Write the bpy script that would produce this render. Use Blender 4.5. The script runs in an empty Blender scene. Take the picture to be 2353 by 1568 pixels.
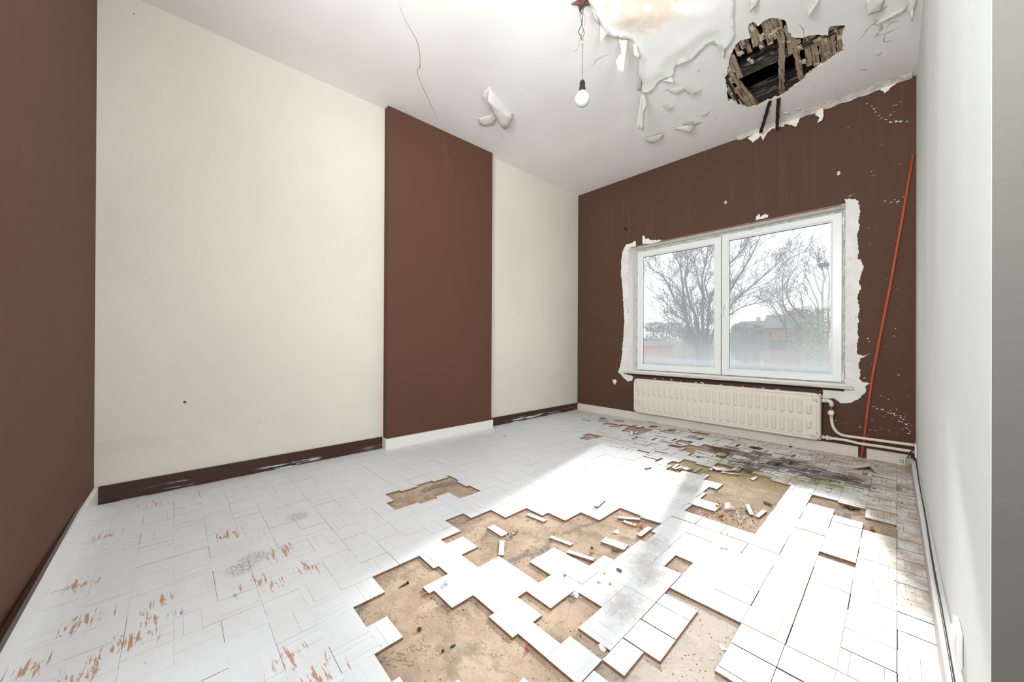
import bpy, bmesh, math, random
from mathutils import Vector, Matrix, noise as mnoise
from mathutils.geometry import tessellate_polygon
random.seed(7)
scene = bpy.context.scene
col = scene.collection
R = math.radians

# ------------------------------------------------------------------ camera
PITCH, ROLL, YAW, CAMH, FPX = 0.1217, 0.2549, 46.822, 0.9425, 828.94
cam_d = bpy.data.cameras.new('camera'); cam = bpy.data.objects.new('camera', cam_d); col.objects.link(cam)
cam_d.sensor_width = 36.0; cam_d.lens = 36.0 * FPX / 2353.0; cam_d.clip_start = 0.01; cam_d.clip_end = 500
yw = R(YAW); pt = R(PITCH); rl = R(ROLL)
rv = Vector((math.cos(yw), math.sin(yw), 0)); fh = Vector((-math.sin(yw), math.cos(yw), 0)); up = Vector((0, 0, 1))
fw = fh * math.cos(pt) + up * math.sin(pt); uv = -fh * math.sin(pt) + up * math.cos(pt)
r2 = rv * math.cos(rl) + uv * math.sin(rl); u2 = -rv * math.sin(rl) + uv * math.cos(rl)
m = Matrix.Identity(4)
for k in range(3):
    m[k][0] = r2[k]; m[k][1] = u2[k]; m[k][2] = -fw[k]
m[2][3] = CAMH
cam.matrix_world = m
scene.camera = cam

# ------------------------------------------------------------------ world, sun, exposure
world = bpy.data.worlds.new('world'); scene.world = world; world.use_nodes = True
wn = world.node_tree.nodes; wl = world.node_tree.links
bg = wn['Background']; bg.inputs['Strength'].default_value = 1.3
tc = wn.new('ShaderNodeTexCoord'); mp = wn.new('ShaderNodeMapping'); mp.inputs['Scale'].default_value = (1.5, 1.5, 4)
nz = wn.new('ShaderNodeTexNoise'); nz.inputs['Scale'].default_value = 2.0; nz.inputs['Detail'].default_value = 5
rp = wn.new('ShaderNodeValToRGB'); rp.color_ramp.elements[0].position = .35; rp.color_ramp.elements[1].position = .7
rp.color_ramp.elements[0].color = (.86, .93, 1, 1); rp.color_ramp.elements[1].color = (1, 1, 1, 1)
wl.new(tc.outputs['Generated'], mp.inputs['Vector']); wl.new(mp.outputs[0], nz.inputs['Vector']); wl.new(nz.outputs['Fac'], rp.inputs['Fac']); wl.new(rp.outputs[0], bg.inputs['Color'])
sun_d = bpy.data.lights.new('sun', 'SUN'); sun_d.energy = 4.6; sun_d.angle = R(2.0); sun_d.color = (1, .97, .92)
sun = bpy.data.objects.new('sun', sun_d); col.objects.link(sun)
sun.rotation_euler = Vector((0.2, -1, -0.53)).to_track_quat('-Z', 'Y').to_euler()
scene.view_settings.view_transform = 'Standard'; scene.view_settings.look = 'None'
scene.view_settings.gamma = 1.0; scene.view_settings.use_curve_mapping = False
scene.view_settings.exposure = 0.49
scene.cycles.max_bounces = 10; scene.cycles.diffuse_bounces = 8; scene.cycles.transparent_max_bounces = 24
scene.cycles.use_denoising = True

# unseen fill lamps added beyond the two openings to brighten the interior
def area(name, loc, direction, sx, sy, e, color=(1, 1, 1)):
    d = bpy.data.lights.new(name, 'AREA'); d.shape = 'RECTANGLE'; d.size = sx; d.size_y = sy; d.energy = e; d.color = color
    o = bpy.data.objects.new(name, d); col.objects.link(o); o.location = loc
    o.rotation_euler = Vector(direction).to_track_quat('-Z', 'Z').to_euler(); return o
area('fill_rear', (-.60, -.95, 2.05), (0, 1, .80), 1.3, 1.1, 112, (.965, .985, 1))
area('fill_hall_side', (.80, .40, 2.1), (-1, .6, .55), 1.3, 1.1, 40, (.965, .985, 1))

DATA = {'BULGE': [([(-1.368, 3.095), (-1.334, 3.149)], 0.03), ([(-1.151, 3.02), (-1.098, 3.092)], 0.04), ([(-1.201, 3.016), (-1.257, 2.965)], 0.02), ([(-1.191, 3.469), (-1.169, 3.463)], 0.015), ([(-1.34, 3.473), (-1.262, 3.556)], 0.02)],
 'CABLE': [(0.115, 3.707, -0.063), (0.115, 2.575, -0.004), (0.115, 2.155, 0.02), (0.115, 1.873, 0.022), (0.115, 1.672, 0.031), (0.115, 1.561, 0.03)],
 'CHOLE': [(-0.764, 2.821), (-0.727, 2.802), (-0.679, 2.831), (-0.667, 2.725), (-0.652, 2.697), (-0.633, 2.698), (-0.618, 2.761), (-0.585, 2.74), (-0.548, 2.746), (-0.518, 2.782), (-0.493, 2.823), (-0.49, 2.915), (-0.487, 3.009),
           (-0.436, 3.082), (-0.4, 3.09), (-0.315, 3.185), (-0.298, 3.099), (-0.266, 3.123), (-0.23, 3.161), (-0.256, 3.273), (-0.254, 3.425), (-0.389, 3.484), (-0.494, 3.57), (-0.615, 3.66), (-0.67, 3.672), (-0.73, 3.665), (-0.826, 3.697),
           (-0.877, 3.661), (-0.911, 3.608), (-0.92, 3.514), (-0.984, 3.43), (-0.924, 3.174), (-0.875, 3.036), (-0.819, 2.91)],
 'CRACKS': [[(-1.574, 2.27), (-1.501, 2.241), (-1.451, 2.244), (-1.399, 2.259)], [(-0.189, 3.391), (-0.156, 3.351), (-0.115, 3.283), (-0.029, 3.288), (0.014, 3.278)], [(-0.05, 3.376), (-0.021, 3.343), (0.015, 3.372)],
            [(-0.097, 3.413), (-0.051, 3.436), (0.015, 3.43)], [(-0.051, 3.436), (-0.061, 3.521), (-0.01, 3.554)], [(-0.079, 3.778), (-0.05, 3.698), (0.016, 3.698)],
            [(-2.069, 2.395), (-2.152, 2.529), (-2.194, 2.629), (-2.347, 2.706), (-2.384, 2.823), (-2.4, 3.02), (-2.429, 3.25), (-2.566, 3.468), (-2.772, 3.576), (-3.022, 3.769)],
            [(-2.058, 0.978), (-2.143, 1.057), (-2.264, 1.22), (-2.431, 1.329), (-2.522, 1.36), (-2.73, 1.576), (-2.856, 1.716), (-3.021, 1.912)], [(-0.433, 2.928), (-0.421, 3.01), (-0.43, 3.073)],
            [(-0.195, 3.76), (-0.175, 3.767), (-0.152, 3.805)], [(-0.13, 3.888), (-0.092, 3.915)], [(-1.307, 2.904), (-1.278, 2.927), (-1.271, 2.982)], [(-1.046, 2.908), (-1.026, 2.888), (-1.008, 2.893)],
            [(-1.161, 3.631), (-1.134, 3.608), (-1.108, 3.625)], [(-0.98, 3.77), (-0.95, 3.771)], [(-0.916, 3.06), (-0.888, 3.075)], [(-1.202, 1.881), (-1.237, 1.918)], [(-0.363, 3.962), (-0.333, 3.946)], [(-0.47, 3.74), (-0.435, 3.732)]],
 'FLAPC': [(-2.25, 1.849, 3.0), (-2.368, 2.226, 3.0), (-2.391, 2.243, 2.97), (-2.497, 2.283, 2.95), (-2.527, 2.264, 2.94), (-2.518, 2.211, 2.94), (-2.395, 1.994, 2.95), (-2.339, 1.904, 2.95), (-2.313, 1.887, 2.96)],
 'FLAPC2': [(-2.25, 1.849, 3.0), (-2.325, 1.896, 2.97), (-2.386, 1.982, 2.95), (-2.435, 2.011, 2.97), (-2.35, 1.859, 2.98), (-2.307, 1.844, 2.99)],
 'FLAPC3': [(-2.638, 2.031, 2.994), (-2.56, 2.059, 2.994), (-2.501, 2.083, 2.994), (-2.509, 2.15, 2.99), (-2.606, 2.179, 2.985), (-2.671, 2.128, 2.98), (-2.679, 2.078, 2.988)],
 'FLAPS': [[(-1.316, 2.006, 3.0), (-1.308, 2.111, 3.0), (-1.31, 2.074, 2.97), (-1.32, 2.062, 2.95), (-1.342, 2.046, 2.92)],
           [(-1.276, 2.188, 3.0), (-1.246, 2.231, 3.0), (-1.274, 2.247, 2.9), (-1.32, 2.301, 2.83), (-1.338, 2.27, 2.84), (-1.333, 2.22, 2.89), (-1.307, 2.237, 2.94), (-1.281, 2.176, 2.98)],
           [(-1.248, 2.279, 3.0), (-1.224, 2.31, 3.0), (-1.23, 2.354, 2.96), (-1.231, 2.371, 2.93), (-1.252, 2.325, 2.94), (-1.246, 2.304, 2.98)],
           [(-1.436, 2.793, 3.0), (-1.417, 2.829, 3.0), (-1.436, 2.882, 2.94), (-1.483, 2.932, 2.9), (-1.529, 3.012, 2.81), (-1.557, 2.942, 2.81), (-1.465, 2.822, 2.93)],
           [(-1.279, 2.782, 3.0), (-1.189, 2.797, 3.0), (-1.185, 2.827, 2.96), (-1.231, 2.801, 2.98)], [(-1.355, 2.64, 3.0), (-1.432, 2.789, 3.0), (-1.436, 2.711, 2.98), (-1.385, 2.652, 2.985)],
           [(-0.867, 2.68, 3.0), (-0.822, 2.815, 3.0), (-0.833, 2.827, 2.95), (-0.842, 2.791, 2.965), (-0.835, 2.759, 2.98)],
           [(-1.473, 3.479, 2.996), (-1.262, 3.557, 2.996), (-1.307, 3.566, 2.98), (-1.352, 3.595, 2.95), (-1.401, 3.542, 2.97)],
           [(-1.737, 3.438, 2.99), (-1.564, 3.489, 2.99), (-1.595, 3.536, 2.97), (-1.693, 3.53, 2.96), (-1.729, 3.481, 2.97)], [(-1.085, 2.629, 3.0), (-1.04, 2.64, 3.0), (-1.021, 2.719, 2.985), (-1.038, 2.686, 2.97), (-1.109, 2.682, 2.97)],
           [(-1.273, 1.823, 3.0), (-1.299, 1.943, 3.0), (-1.303, 1.976, 2.97), (-1.304, 1.915, 2.98)], [(-0.386, 2.855, 3.0), (-0.308, 2.792, 3.0), (-0.328, 2.806, 2.98), (-0.375, 2.835, 2.95)],
           [(-0.125, 3.018, 3.0), (-0.05, 3.089, 3.0), (-0.067, 3.152, 2.98), (-0.125, 3.104, 2.96)], [(0.042, 3.177, 3.0), (0.084, 3.214, 3.0), (0.068, 3.305, 2.97), (0.062, 3.296, 2.92), (0.049, 3.269, 2.96)],
           [(-0.602, 2.49, 3.0), (-0.557, 2.537, 3.0), (-0.578, 2.568, 2.985), (-0.616, 2.57, 2.97)], [(-0.114, 3.274, 3.0), (0.044, 3.248, 3.0), (0.033, 3.266, 2.985), (-0.085, 3.275, 2.985)]],
 'HANDLE': [(-1.215, 1.382), (-1.215, 1.238)],
 'HOLES': [[(-2.125, 0.953), (-2.12, 1.409), (-1.784, 1.406), (-1.784, 1.266), (-1.885, 1.281), (-1.89, 0.946), (-1.906, 0.903), (-2.017, 0.91), (-2.015, 0.946)],
           [(-1.437, 0.588), (-1.429, 0.792), (-1.307, 0.792), (-1.31, 0.814), (-1.244, 0.813), (-1.241, 0.696), (-1.19, 0.694), (-1.195, 0.717), (-1.074, 0.714), (-1.073, 0.809), (-0.957, 0.805), (-0.956, 0.789), (-0.836, 0.783),
            (-0.836, 0.808), (-0.617, 0.806), (-0.594, 0.808), (-0.925, 0.456), (-0.942, 0.456), (-1.087, 0.462), (-1.086, 0.531), (-1.206, 0.536), (-1.21, 0.468), (-1.326, 0.468), (-1.322, 0.584)],
           [(-1.617, 1.061), (-1.617, 1.168), (-1.537, 1.165), (-1.54, 1.307), (-1.424, 1.305), (-1.421, 1.462), (-1.303, 1.467), (-1.3, 1.505), (-1.184, 1.498), (-1.183, 1.645), (-1.064, 1.644), (-1.062, 1.855), (-0.951, 1.842),
            (-0.838, 1.839), (-0.837, 1.741), (-0.815, 1.74), (-0.813, 1.628), (-0.835, 1.604), (-0.834, 1.398), (-0.876, 1.389), (-0.879, 1.279), (-1.067, 1.275), (-1.074, 1.116), (-0.958, 1.115), (-0.963, 1.048), (-1.191, 1.048),
            (-1.194, 0.932), (-1.31, 0.934), (-1.312, 1.026), (-1.434, 1.026), (-1.432, 0.94), (-1.475, 0.939), (-1.477, 1.052), (-1.487, 1.062)],
           [(-0.952, 0.929), (-0.954, 0.974), (-0.835, 0.973), (-0.834, 1.112), (-0.717, 1.111), (-0.715, 0.97), (-0.599, 0.969), (-0.599, 0.925), (-0.717, 0.925), (-0.719, 0.88), (-0.834, 0.88), (-0.835, 0.924)],
           [(-0.602, 0.926), (-0.6, 0.873), (-0.516, 0.905), (-0.523, 0.918), (-0.525, 1.038), (-0.476, 1.037), (-0.476, 1.084), (-0.474, 1.338), (-0.591, 1.344), (-0.592, 1.387), (-0.358, 1.383), (-0.361, 1.154), (-0.296, 1.151),
            (-0.278, 1.082), (-0.463, 0.882), (-0.543, 0.876), (-0.598, 0.877), (-0.597, 0.923), (-0.523, 0.918)],
           [(-0.666, 1.621), (-0.598, 1.613), (-0.597, 1.512), (-0.666, 1.509)], [(-0.245, 2.123), (-0.125, 2.124), (-0.126, 2.101), (-0.244, 2.103)],
           [(-0.354, 2.86), (-0.253, 2.86), (-0.111, 2.865), (-0.106, 2.735), (-0.013, 2.744), (-0.01, 2.553), (-0.128, 2.539), (-0.127, 2.588), (-0.123, 2.647), (-0.238, 2.663), (-0.227, 2.778), (-0.357, 2.718)],
           [(-0.607, 2.981), (-0.469, 2.975), (-0.472, 2.858), (-0.491, 2.566), (-0.482, 2.457), (-0.49, 2.348), (-0.49, 2.088), (-0.614, 2.089), (-0.703, 2.106), (-0.816, 2.1), (-0.816, 2.2), (-0.695, 2.208), (-0.696, 2.319),
            (-0.815, 2.323), (-0.813, 2.436), (-0.79, 2.557), (-0.791, 2.681), (-0.899, 2.716), (-0.991, 2.86), (-1.016, 2.754), (-1.099, 2.663), (-1.176, 2.677), (-1.18, 2.799), (-1.226, 2.814), (-1.225, 2.906), (-1.147, 2.923),
            (-1.151, 3.011), (-1.06, 3.018), (-0.995, 2.896), (-0.921, 2.916), (-0.936, 3.109), (-0.821, 3.045), (-0.724, 3.072)],
           [(-1.251, 3.258), (-1.31, 3.396), (-1.234, 3.479), (-1.225, 3.566), (-1.047, 3.581), (-0.933, 3.607), (-0.975, 3.453), (-0.951, 3.302), (-1.066, 3.327), (-1.167, 3.351), (-1.171, 3.186), (-1.186, 3.144)],
           [(-2.304, 3.631), (-2.314, 3.726), (-2.107, 3.748), (-2.091, 3.618), (-2.134, 3.619)],
           [(-1.996, 3.517), (-1.995, 3.608), (-2.042, 3.649), (-2.058, 3.752), (-1.897, 3.786), (-1.802, 3.776), (-1.786, 3.394), (-1.733, 3.375), (-1.73, 3.286), (-1.876, 3.435), (-1.878, 3.495)],
           [(-2.162, 3.14), (-2.019, 3.145), (-2.011, 2.932), (-2.122, 2.936), (-2.133, 3.051), (-2.163, 3.046)], [(-1.405, 3.466), (-1.408, 3.586), (-1.309, 3.589), (-1.308, 3.472)],
           [(-1.455, 4.027), (-1.326, 4.042), (-1.32, 3.908), (-1.402, 3.917)], [(-1.681, 3.932), (-1.602, 3.952), (-1.576, 3.871), (-1.66, 3.866)], [(-1.874, 3.859), (-1.889, 3.965), (-1.814, 3.974), (-1.82, 3.871)]],
 'HOOK': [(-2.346, 2.375), (-2.301, 2.358), (-2.301, 2.323)],
 'KEYS': [(-0.723, 2.836), (-0.764, 2.936), (-0.738, 3.052), (-0.626, 2.886), (-0.65, 2.977), (-0.573, 2.921), (-0.549, 2.896), (-0.504, 3.056), (-0.521, 3.192), (-0.46, 3.113), (-0.465, 3.184), (-0.38, 3.187), (-0.334, 3.236),
          (-0.339, 3.384), (-0.278, 3.172), (-0.265, 3.277), (-0.446, 3.529), (-0.844, 3.084), (-0.897, 3.19), (-0.921, 3.37), (-0.882, 3.571), (-0.94, 3.275), (-0.593, 2.85), (-0.475, 3.359), (-0.285, 3.352), (-0.383, 3.338),
          (-0.728, 3.081)],
 'LATH': [(-0.641, 2.71, -0.675, 2.947, 0.034), (-0.661, 2.702, -0.678, 2.828, 0.026), (-0.588, 2.756, -0.6, 3.005, 0.034), (-0.554, 2.774, -0.561, 2.972, 0.034), (-0.521, 2.799, -0.541, 3.025, 0.036), (-0.536, 2.998, -0.652, 3.654, 0.036),
          (-0.479, 3.037, -0.513, 3.573, 0.034), (-0.421, 3.089, -0.446, 3.447, 0.032), (-0.389, 3.132, -0.409, 3.485, 0.034), (-0.355, 3.178, -0.365, 3.495, 0.032), (-0.329, 3.196, -0.337, 3.463, 0.026),
          (-0.292, 3.125, -0.313, 3.431, 0.03), (-0.259, 3.155, -0.273, 3.438, 0.034), (-0.71, 2.83, -0.716, 2.983, 0.028), (-0.735, 2.824, -0.737, 2.915, 0.024), (-0.766, 2.829, -0.775, 2.955, 0.024), (-0.817, 2.923, -0.832, 3.21, 0.034),
          (-0.878, 3.055, -0.833, 3.656, 0.036), (-0.921, 3.186, -0.912, 3.372, 0.03), (-0.944, 3.324, -0.939, 3.487, 0.028), (-0.895, 3.33, -0.876, 3.654, 0.036), (-0.503, 3.002, -0.518, 3.203, 0.026),
          (-0.851, 2.983, -0.853, 3.121, 0.026), (-0.645, 2.883, -0.641, 3.005, 0.026)],
 'MARKA': [((-3.1, 0.055, 0.545), 0.01), ((-3.1, 3.408, 1.952), 0.004), ((-3.1, -0.182, 2.902), 0.004)],
 'NEST': (-2.87, 27.1, 5.41),
 'PIPE_LO': [(-0.45, 0.131), (-0.427, 0.132), (-0.366, 0.135), (-0.298, 0.136), (-0.245, 0.129), (-0.203, 0.121), (-0.079, 0.126), (-0.001, 0.126), (0.089, 0.124)],
 'PIPE_UP': [(-0.451, 0.446), (-0.42, 0.45), (-0.38, 0.45), (-0.377, 0.421), (-0.378, 0.4), (-0.376, 0.286), (-0.368, 0.239), (-0.352, 0.199), (-0.321, 0.174), (-0.289, 0.171), (-0.228, 0.171), (-0.119, 0.172), (-0.016, 0.173),
             (0.087, 0.173)],
 'POLE': [(-0.207, -0.019), (-0.182, 0.119), (-0.132, 0.694), (-0.036, 1.389), (0.087, 2.395)],
 'PT': {'bark1': (-0.195, 2.845),
        'bark2': (-0.167, 2.829),
        'blackA': (-0.856, 3.776),
        'clipA': ((-1.293, 1.181), (-1.287, 1.251)),
        'clump': (-1.151, 1.188),
        'crumb': (-2.66, 2.398),
        'dirt': [(-0.781, 1.343), (-0.761, 1.244), (-0.811, 1.283), (-0.796, 1.219), (-0.912, 1.153), (-0.567, 1.992)],
        'flake': (-0.645, 2.311),
        'flake2': (-0.542, 1.851),
        'flake3': (-0.958, 1.618),
        'knot': (-1.194, 0.779),
        'leaf1': (-0.919, 1.743),
        'leaf2': (-0.892, 1.751),
        'leaf3': (-0.698, 2.288),
        'leaf4': (-0.721, 2.16),
        'leaf5': (-0.657, 2.186),
        'leaf6': (-1.172, 2.724),
        'leaf7': (-1.09, 2.733),
        'leaf8': (-0.082, 2.587),
        'mossR': (-0.52, 2.555),
        'mossclump': (-0.872, 1.474),
        'paper': (-0.368, 1.252),
        'pebble_red': (-0.777, 0.8),
        'plasterbits': (-0.622, 0.972),
        'rustbark': (-1.001, 3.342),
        'screw': ((-1.308, 0.635), (-1.309, 0.673)),
        'stoneA': (-1.072, 0.594),
        'stoneB': (-0.95, 0.607),
        'stoneC': (-0.944, 0.639),
        'tanlump': (-0.94, 1.383),
        'tentA': [(-0.234, 3.696), (-0.224, 3.823), (-0.136, 3.903), (-0.134, 3.753)],
        'tentB': [(-0.136, 3.903), (-0.085, 3.803), (-0.097, 3.693), (-0.134, 3.753)],
        'twig_splinter': (-1.209, 0.693),
        'wrapper': (-0.824, 1.099)},
 'RSW': [(0.115, 1.606, 0.161), (0.115, 1.45, 0.199), (0.115, 1.449, 0.123), (0.115, 1.583, 0.088)],
 'SCREWS': [(-1.206, 2.389), (-0.34, 2.396)],
 'SH1': [(-2.52, 21.0, 1.43, 0.56, 1.0, 0.94), (-2.87, 21.0, 0.75, 0.69, 1.0, 0.82), (-2.18, 22.0, 1.91, 0.34, 1.0, 1.15), (-2.07, 20.0, 0.35, 0.31, 1.0, 0.63)],
 'SH2': [(-6.24, 25.0, 1.33, 0.83, 1.0, 0.72), (-5.35, 24.0, 0.53, 0.7, 1.0, 0.84), (-6.44, 24.0, 0.97, 0.51, 1.0, 0.7)],
 'SH3': [(-9.12, 23.0, 0.46, 0.88, 1.0, 0.68), (-7.84, 24.0, 0.17, 0.56, 1.0, 0.61)],
 'SH4': [(-17.15, 40.0, 1.52, 2.72, 1.0, 1.1), (-14.04, 40.0, 1.18, 1.43, 1.0, 1.04), (-15.04, 40.0, 2.03, 1.48, 1.0, 0.85), (-19.68, 42.0, 2.75, 1.55, 1.0, 0.66), (-17.25, 41.0, 2.54, 1.41, 1.0, 0.73)],
 'SH5': [(-11.96, 50.0, 1.6, 2.07, 1.0, 1.07), (-6.41, 50.0, 2.11, 1.55, 1.0, 1.4), (-12.48, 50.0, 2.69, 1.52, 1.0, 0.66), (-11.46, 50.0, 2.54, 0.99, 1.0, 0.53), (-9.75, 64.0, 4.57, 1.43, 1.0, 1.27), (-8.21, 64.0, 4.78, 1.57, 1.0, 1.38)],
 'SHEET': [(-1.256, 1.723), (-0.969, 2.026), (-0.646, 2.367), (-0.673, 2.466), (-0.696, 2.532), (-0.745, 2.732), (-0.795, 2.791), (-0.822, 2.812), (-0.842, 2.752), (-0.875, 2.667), (-0.922, 2.681), (-0.986, 2.721), (-1.023, 2.733),
           (-1.059, 2.707), (-1.131, 2.716), (-1.155, 2.766), (-1.188, 2.794), (-1.271, 2.773), (-1.358, 2.827), (-1.4, 2.831), (-1.434, 2.795), (-1.368, 2.67), (-1.349, 2.575), (-1.277, 2.452), (-1.239, 2.311), (-1.243, 2.229),
           (-1.272, 2.181), (-1.308, 2.111), (-1.314, 2.008), (-1.299, 1.943), (-1.273, 1.823)],
 'SILLCHIP': [((-1.957, 0.528), 0.014), ((-1.758, 0.53), 0.01), ((-1.653, 0.52), 0.008), ((-1.495, 0.526), 0.012), ((-1.433, 0.524), 0.016), ((-1.256, 0.517), 0.014), ((-1.156, 0.517), 0.012), ((-1.049, 0.515), 0.01),
              ((-1.852, 0.533), 0.008), ((-0.957, 0.517), 0.009), ((-0.879, 0.521), 0.01), ((-0.772, 0.522), 0.012)],
 'SMEAR': [[(-0.296, 2.135), (-0.305, 2.162), (-0.278, 2.16), (-0.234, 2.145), (-0.217, 2.125), (-0.208, 2.05), (-0.216, 1.963), (-0.21, 1.914), (-0.223, 1.845), (-0.22, 1.772), (-0.216, 1.694), (-0.224, 1.653), (-0.199, 1.625),
            (-0.186, 1.575), (-0.198, 1.524), (-0.215, 1.454), (-0.202, 1.405), (-0.22, 1.335), (-0.215, 1.264), (-0.215, 1.277), (-0.209, 1.228), (-0.219, 1.187), (-0.215, 1.139), (-0.219, 1.05), (-0.217, 0.978), (-0.227, 0.918),
            (-0.223, 0.858), (-0.197, 0.841), (-0.142, 0.86), (-0.18, 0.83), (-0.206, 0.811), (-0.214, 0.763), (-0.201, 0.68), (-0.21, 0.644), (-0.18, 0.622), (-0.146, 0.617), (-0.171, 0.594), (-0.171, 0.564), (-0.18, 0.528),
            (-0.214, 0.482), (-0.248, 0.454), (-0.32, 0.43), (-0.352, 0.454), (-0.361, 0.465), (-0.441, 0.462), (-0.441, 0.544), (-0.249, 0.553), (-0.244, 0.575), (-0.293, 0.579), (-0.294, 1.344)],
           [(-2.285, 2.126), (-2.199, 2.124), (-2.192, 2.17), (-2.203, 2.193), (-2.277, 2.166), (-2.323, 2.171), (-2.353, 2.139), (-2.376, 2.073), (-2.391, 1.942), (-2.39, 1.753), (-2.394, 1.85), (-2.365, 1.538), (-2.345, 1.196),
            (-2.362, 0.941), (-2.389, 0.684), (-2.427, 0.561), (-2.295, 0.452), (-2.232, 0.474), (-2.223, 0.524), (-2.351, 0.549), (-2.286, 0.57), (-2.289, 2.122), (-2.247, 2.122)],
           [(-2.106, 2.136), (-2.11, 2.234), (-2.078, 2.228), (-2.074, 2.194), (-2.026, 2.183), (-2.005, 2.159), (-1.937, 2.146), (-1.864, 2.137), (-1.884, 2.128), (-1.937, 2.119), (-2.039, 2.12)],
           [(-0.946, 2.144), (-0.938, 2.177), (-0.908, 2.195), (-0.903, 2.159), (-0.87, 2.185), (-0.841, 2.168), (-0.841, 2.143), (-0.895, 2.139)], [(-2.514, 0.46), (-2.465, 0.463), (-2.446, 0.439), (-2.475, 0.393), (-2.494, 0.418)]],
 'SOCKET': [(0.03, 0.048), (0.075, 0.064), (0.09, 0.145)],
 'SPLAT': [((-0.128, 2.846), 0.008), ((-0.117, 2.818), 0.008), ((-0.101, 2.782), 0.009), ((-0.06, 2.73), 0.009), ((-0.035, 2.7), 0.012), ((-0.005, 2.691), 0.014), ((0.019, 2.68), 0.013), ((-0.035, 2.755), 0.009), ((-0.015, 2.771), 0.006),
           ((-0.138, 2.873), 0.007), ((-0.17, 2.911), 0.007), ((-0.283, 2.764), 0.005), ((-0.086, 2.756), 0.006), ((-0.02, 2.824), 0.007), ((-0.005, 2.821), 0.006), ((0.019, 2.834), 0.005), ((0.053, 2.665), 0.01), ((-0.063, 2.081), 0.008),
           ((-0.027, 2.063), 0.008), ((0.008, 2.058), 0.014), ((0.035, 2.087), 0.006), ((-0.011, 2.078), 0.005), ((-0.269, 2.182), 0.01), ((-0.245, 2.19), 0.006), ((-0.01, 1.001), 0.006), ((0.014, 0.694), 0.005), ((-0.159, 0.984), 0.008),
           ((-0.155, 0.954), 0.007), ((-0.18, 0.658), 0.008), ((-0.084, 0.524), 0.005), ((-0.042, 0.499), 0.005), ((-0.105, 0.417), 0.008), ((-0.08, 0.414), 0.01), ((-0.046, 0.393), 0.007), ((-0.029, 0.39), 0.009), ((-0.013, 0.391), 0.008),
           ((-0.007, 0.376), 0.008), ((0.022, 0.381), 0.007), ((0.023, 0.367), 0.009), ((0.037, 0.351), 0.008), ((0.018, 0.335), 0.01), ((0.031, 0.332), 0.007), ((0.052, 0.316), 0.012), ((0.056, 0.288), 0.008), ((0.033, 0.276), 0.006),
           ((0.067, 0.249), 0.01), ((0.073, 0.266), 0.006), ((-0.205, 0.251), 0.008), ((-0.277, 0.265), 0.005), ((-0.302, 0.264), 0.004), ((-0.352, 0.281), 0.006), ((-0.115, 0.238), 0.006), ((-0.144, 0.238), 0.005),
           ((-0.085, 0.523), 0.006), ((-0.043, 0.499), 0.006), ((0.014, 0.695), 0.006), ((-0.125, 0.432), 0.007), ((-0.07, 0.357), 0.005), ((0.082, 0.31), 0.006)],
 'SPOT': {'dirtR': [(0.051, 4.018), (0.058, 3.362), (0.039, 3.053), (-0.102, 4.017), (-0.215, 3.845), (-0.325, 3.677), (0.036, 2.469), (0.043, 2.163), (0.032, 2.69)],
          'mold': [(-0.345, 3.31), (-0.462, 3.413), (-0.648, 3.381), (-0.805, 3.511), (-0.572, 3.53), (-0.246, 3.419), (-0.971, 3.511), (-0.784, 3.232)],
          'moss': [(-0.301, 3.207), (-0.71, 3.012), (-0.893, 3.07), (-0.635, 3.022), (-1.017, 2.831), (-0.459, 3.109)],
          'scr': [(-2.596, -0.236), (-2.208, 0.206), (-1.71, 0.23), (-1.716, -0.038), (-1.636, -0.073), (-1.627, -0.169), (-1.636, -0.137), (-1.847, -0.211), (-2.925, -0.067), (-2.148, -0.258), (-1.694, -0.289), (-1.235, 0.261),
                  (-1.098, 0.314), (-1.641, 0.289), (-1.817, -0.032), (-1.673, 0.406), (-1.573, -0.182), (-1.876, 0.361)],
          'scuff': [(-1.855, 0.209), (-1.906, 0.256), (-2.195, 0.491)],
          'smudge': [(-0.756, 1.471), (-0.669, 1.423), (-0.792, 1.647), (-0.674, 1.175), (-0.91, 2.425)]},
 'STRIPS': [(-1.323, 1.428, 6.6, 0.122, 0.03), (-1.364, 1.187, -1.8, 0.117, 0.046), (-1.238, 1.102, -44.0, 0.124, 0.024), (-1.089, 1.348, 10.2, 0.116, 0.024), (-0.952, 1.313, 16.5, 0.129, 0.024), (-0.904, 1.514, 9.7, 0.116, 0.058),
            (-0.978, 1.779, 37.7, 0.117, 0.022), (-0.952, 1.74, 4.0, 0.068, 0.022), (-0.854, 1.71, 89.6, 0.118, 0.026), (-0.892, 1.844, 9.6, 0.103, 0.014), (-1.175, 1.806, 100.4, 0.112, 0.023), (-0.564, 2.362, -65.1, 0.111, 0.02),
            (-0.511, 2.369, 84.3, 0.12, 0.022), (-0.677, 2.966, 83.8, 0.097, 0.023), (-0.819, 2.931, 23.5, 0.113, 0.014), (-0.845, 2.982, 64.5, 0.124, 0.014), (-0.892, 2.973, 51.0, 0.113, 0.06), (-1.009, 2.834, 89.9, 0.126, 0.022),
            (-1.149, 2.793, 92.5, 0.125, 0.02), (-1.12, 2.772, 84.0, 0.113, 0.018), (-1.068, 2.79, 65.4, 0.067, 0.055), (-1.007, 3.236, -28.8, 0.11, 0.016), (-0.633, 3.439, 71.2, 0.141, 0.023), (-0.912, 3.477, 18.4, 0.125, 0.026),
            (-1.104, 3.214, 37.1, 0.14, 0.08), (-1.349, 3.323, 35.9, 0.098, 0.023), (-1.264, 3.21, 62.5, 0.107, 0.02), (-2.552, 3.627, 12.8, 0.105, 0.02), (-2.486, 3.846, 111.9, 0.15, 0.02), (-2.456, 3.844, 108.1, 0.162, 0.02),
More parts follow.
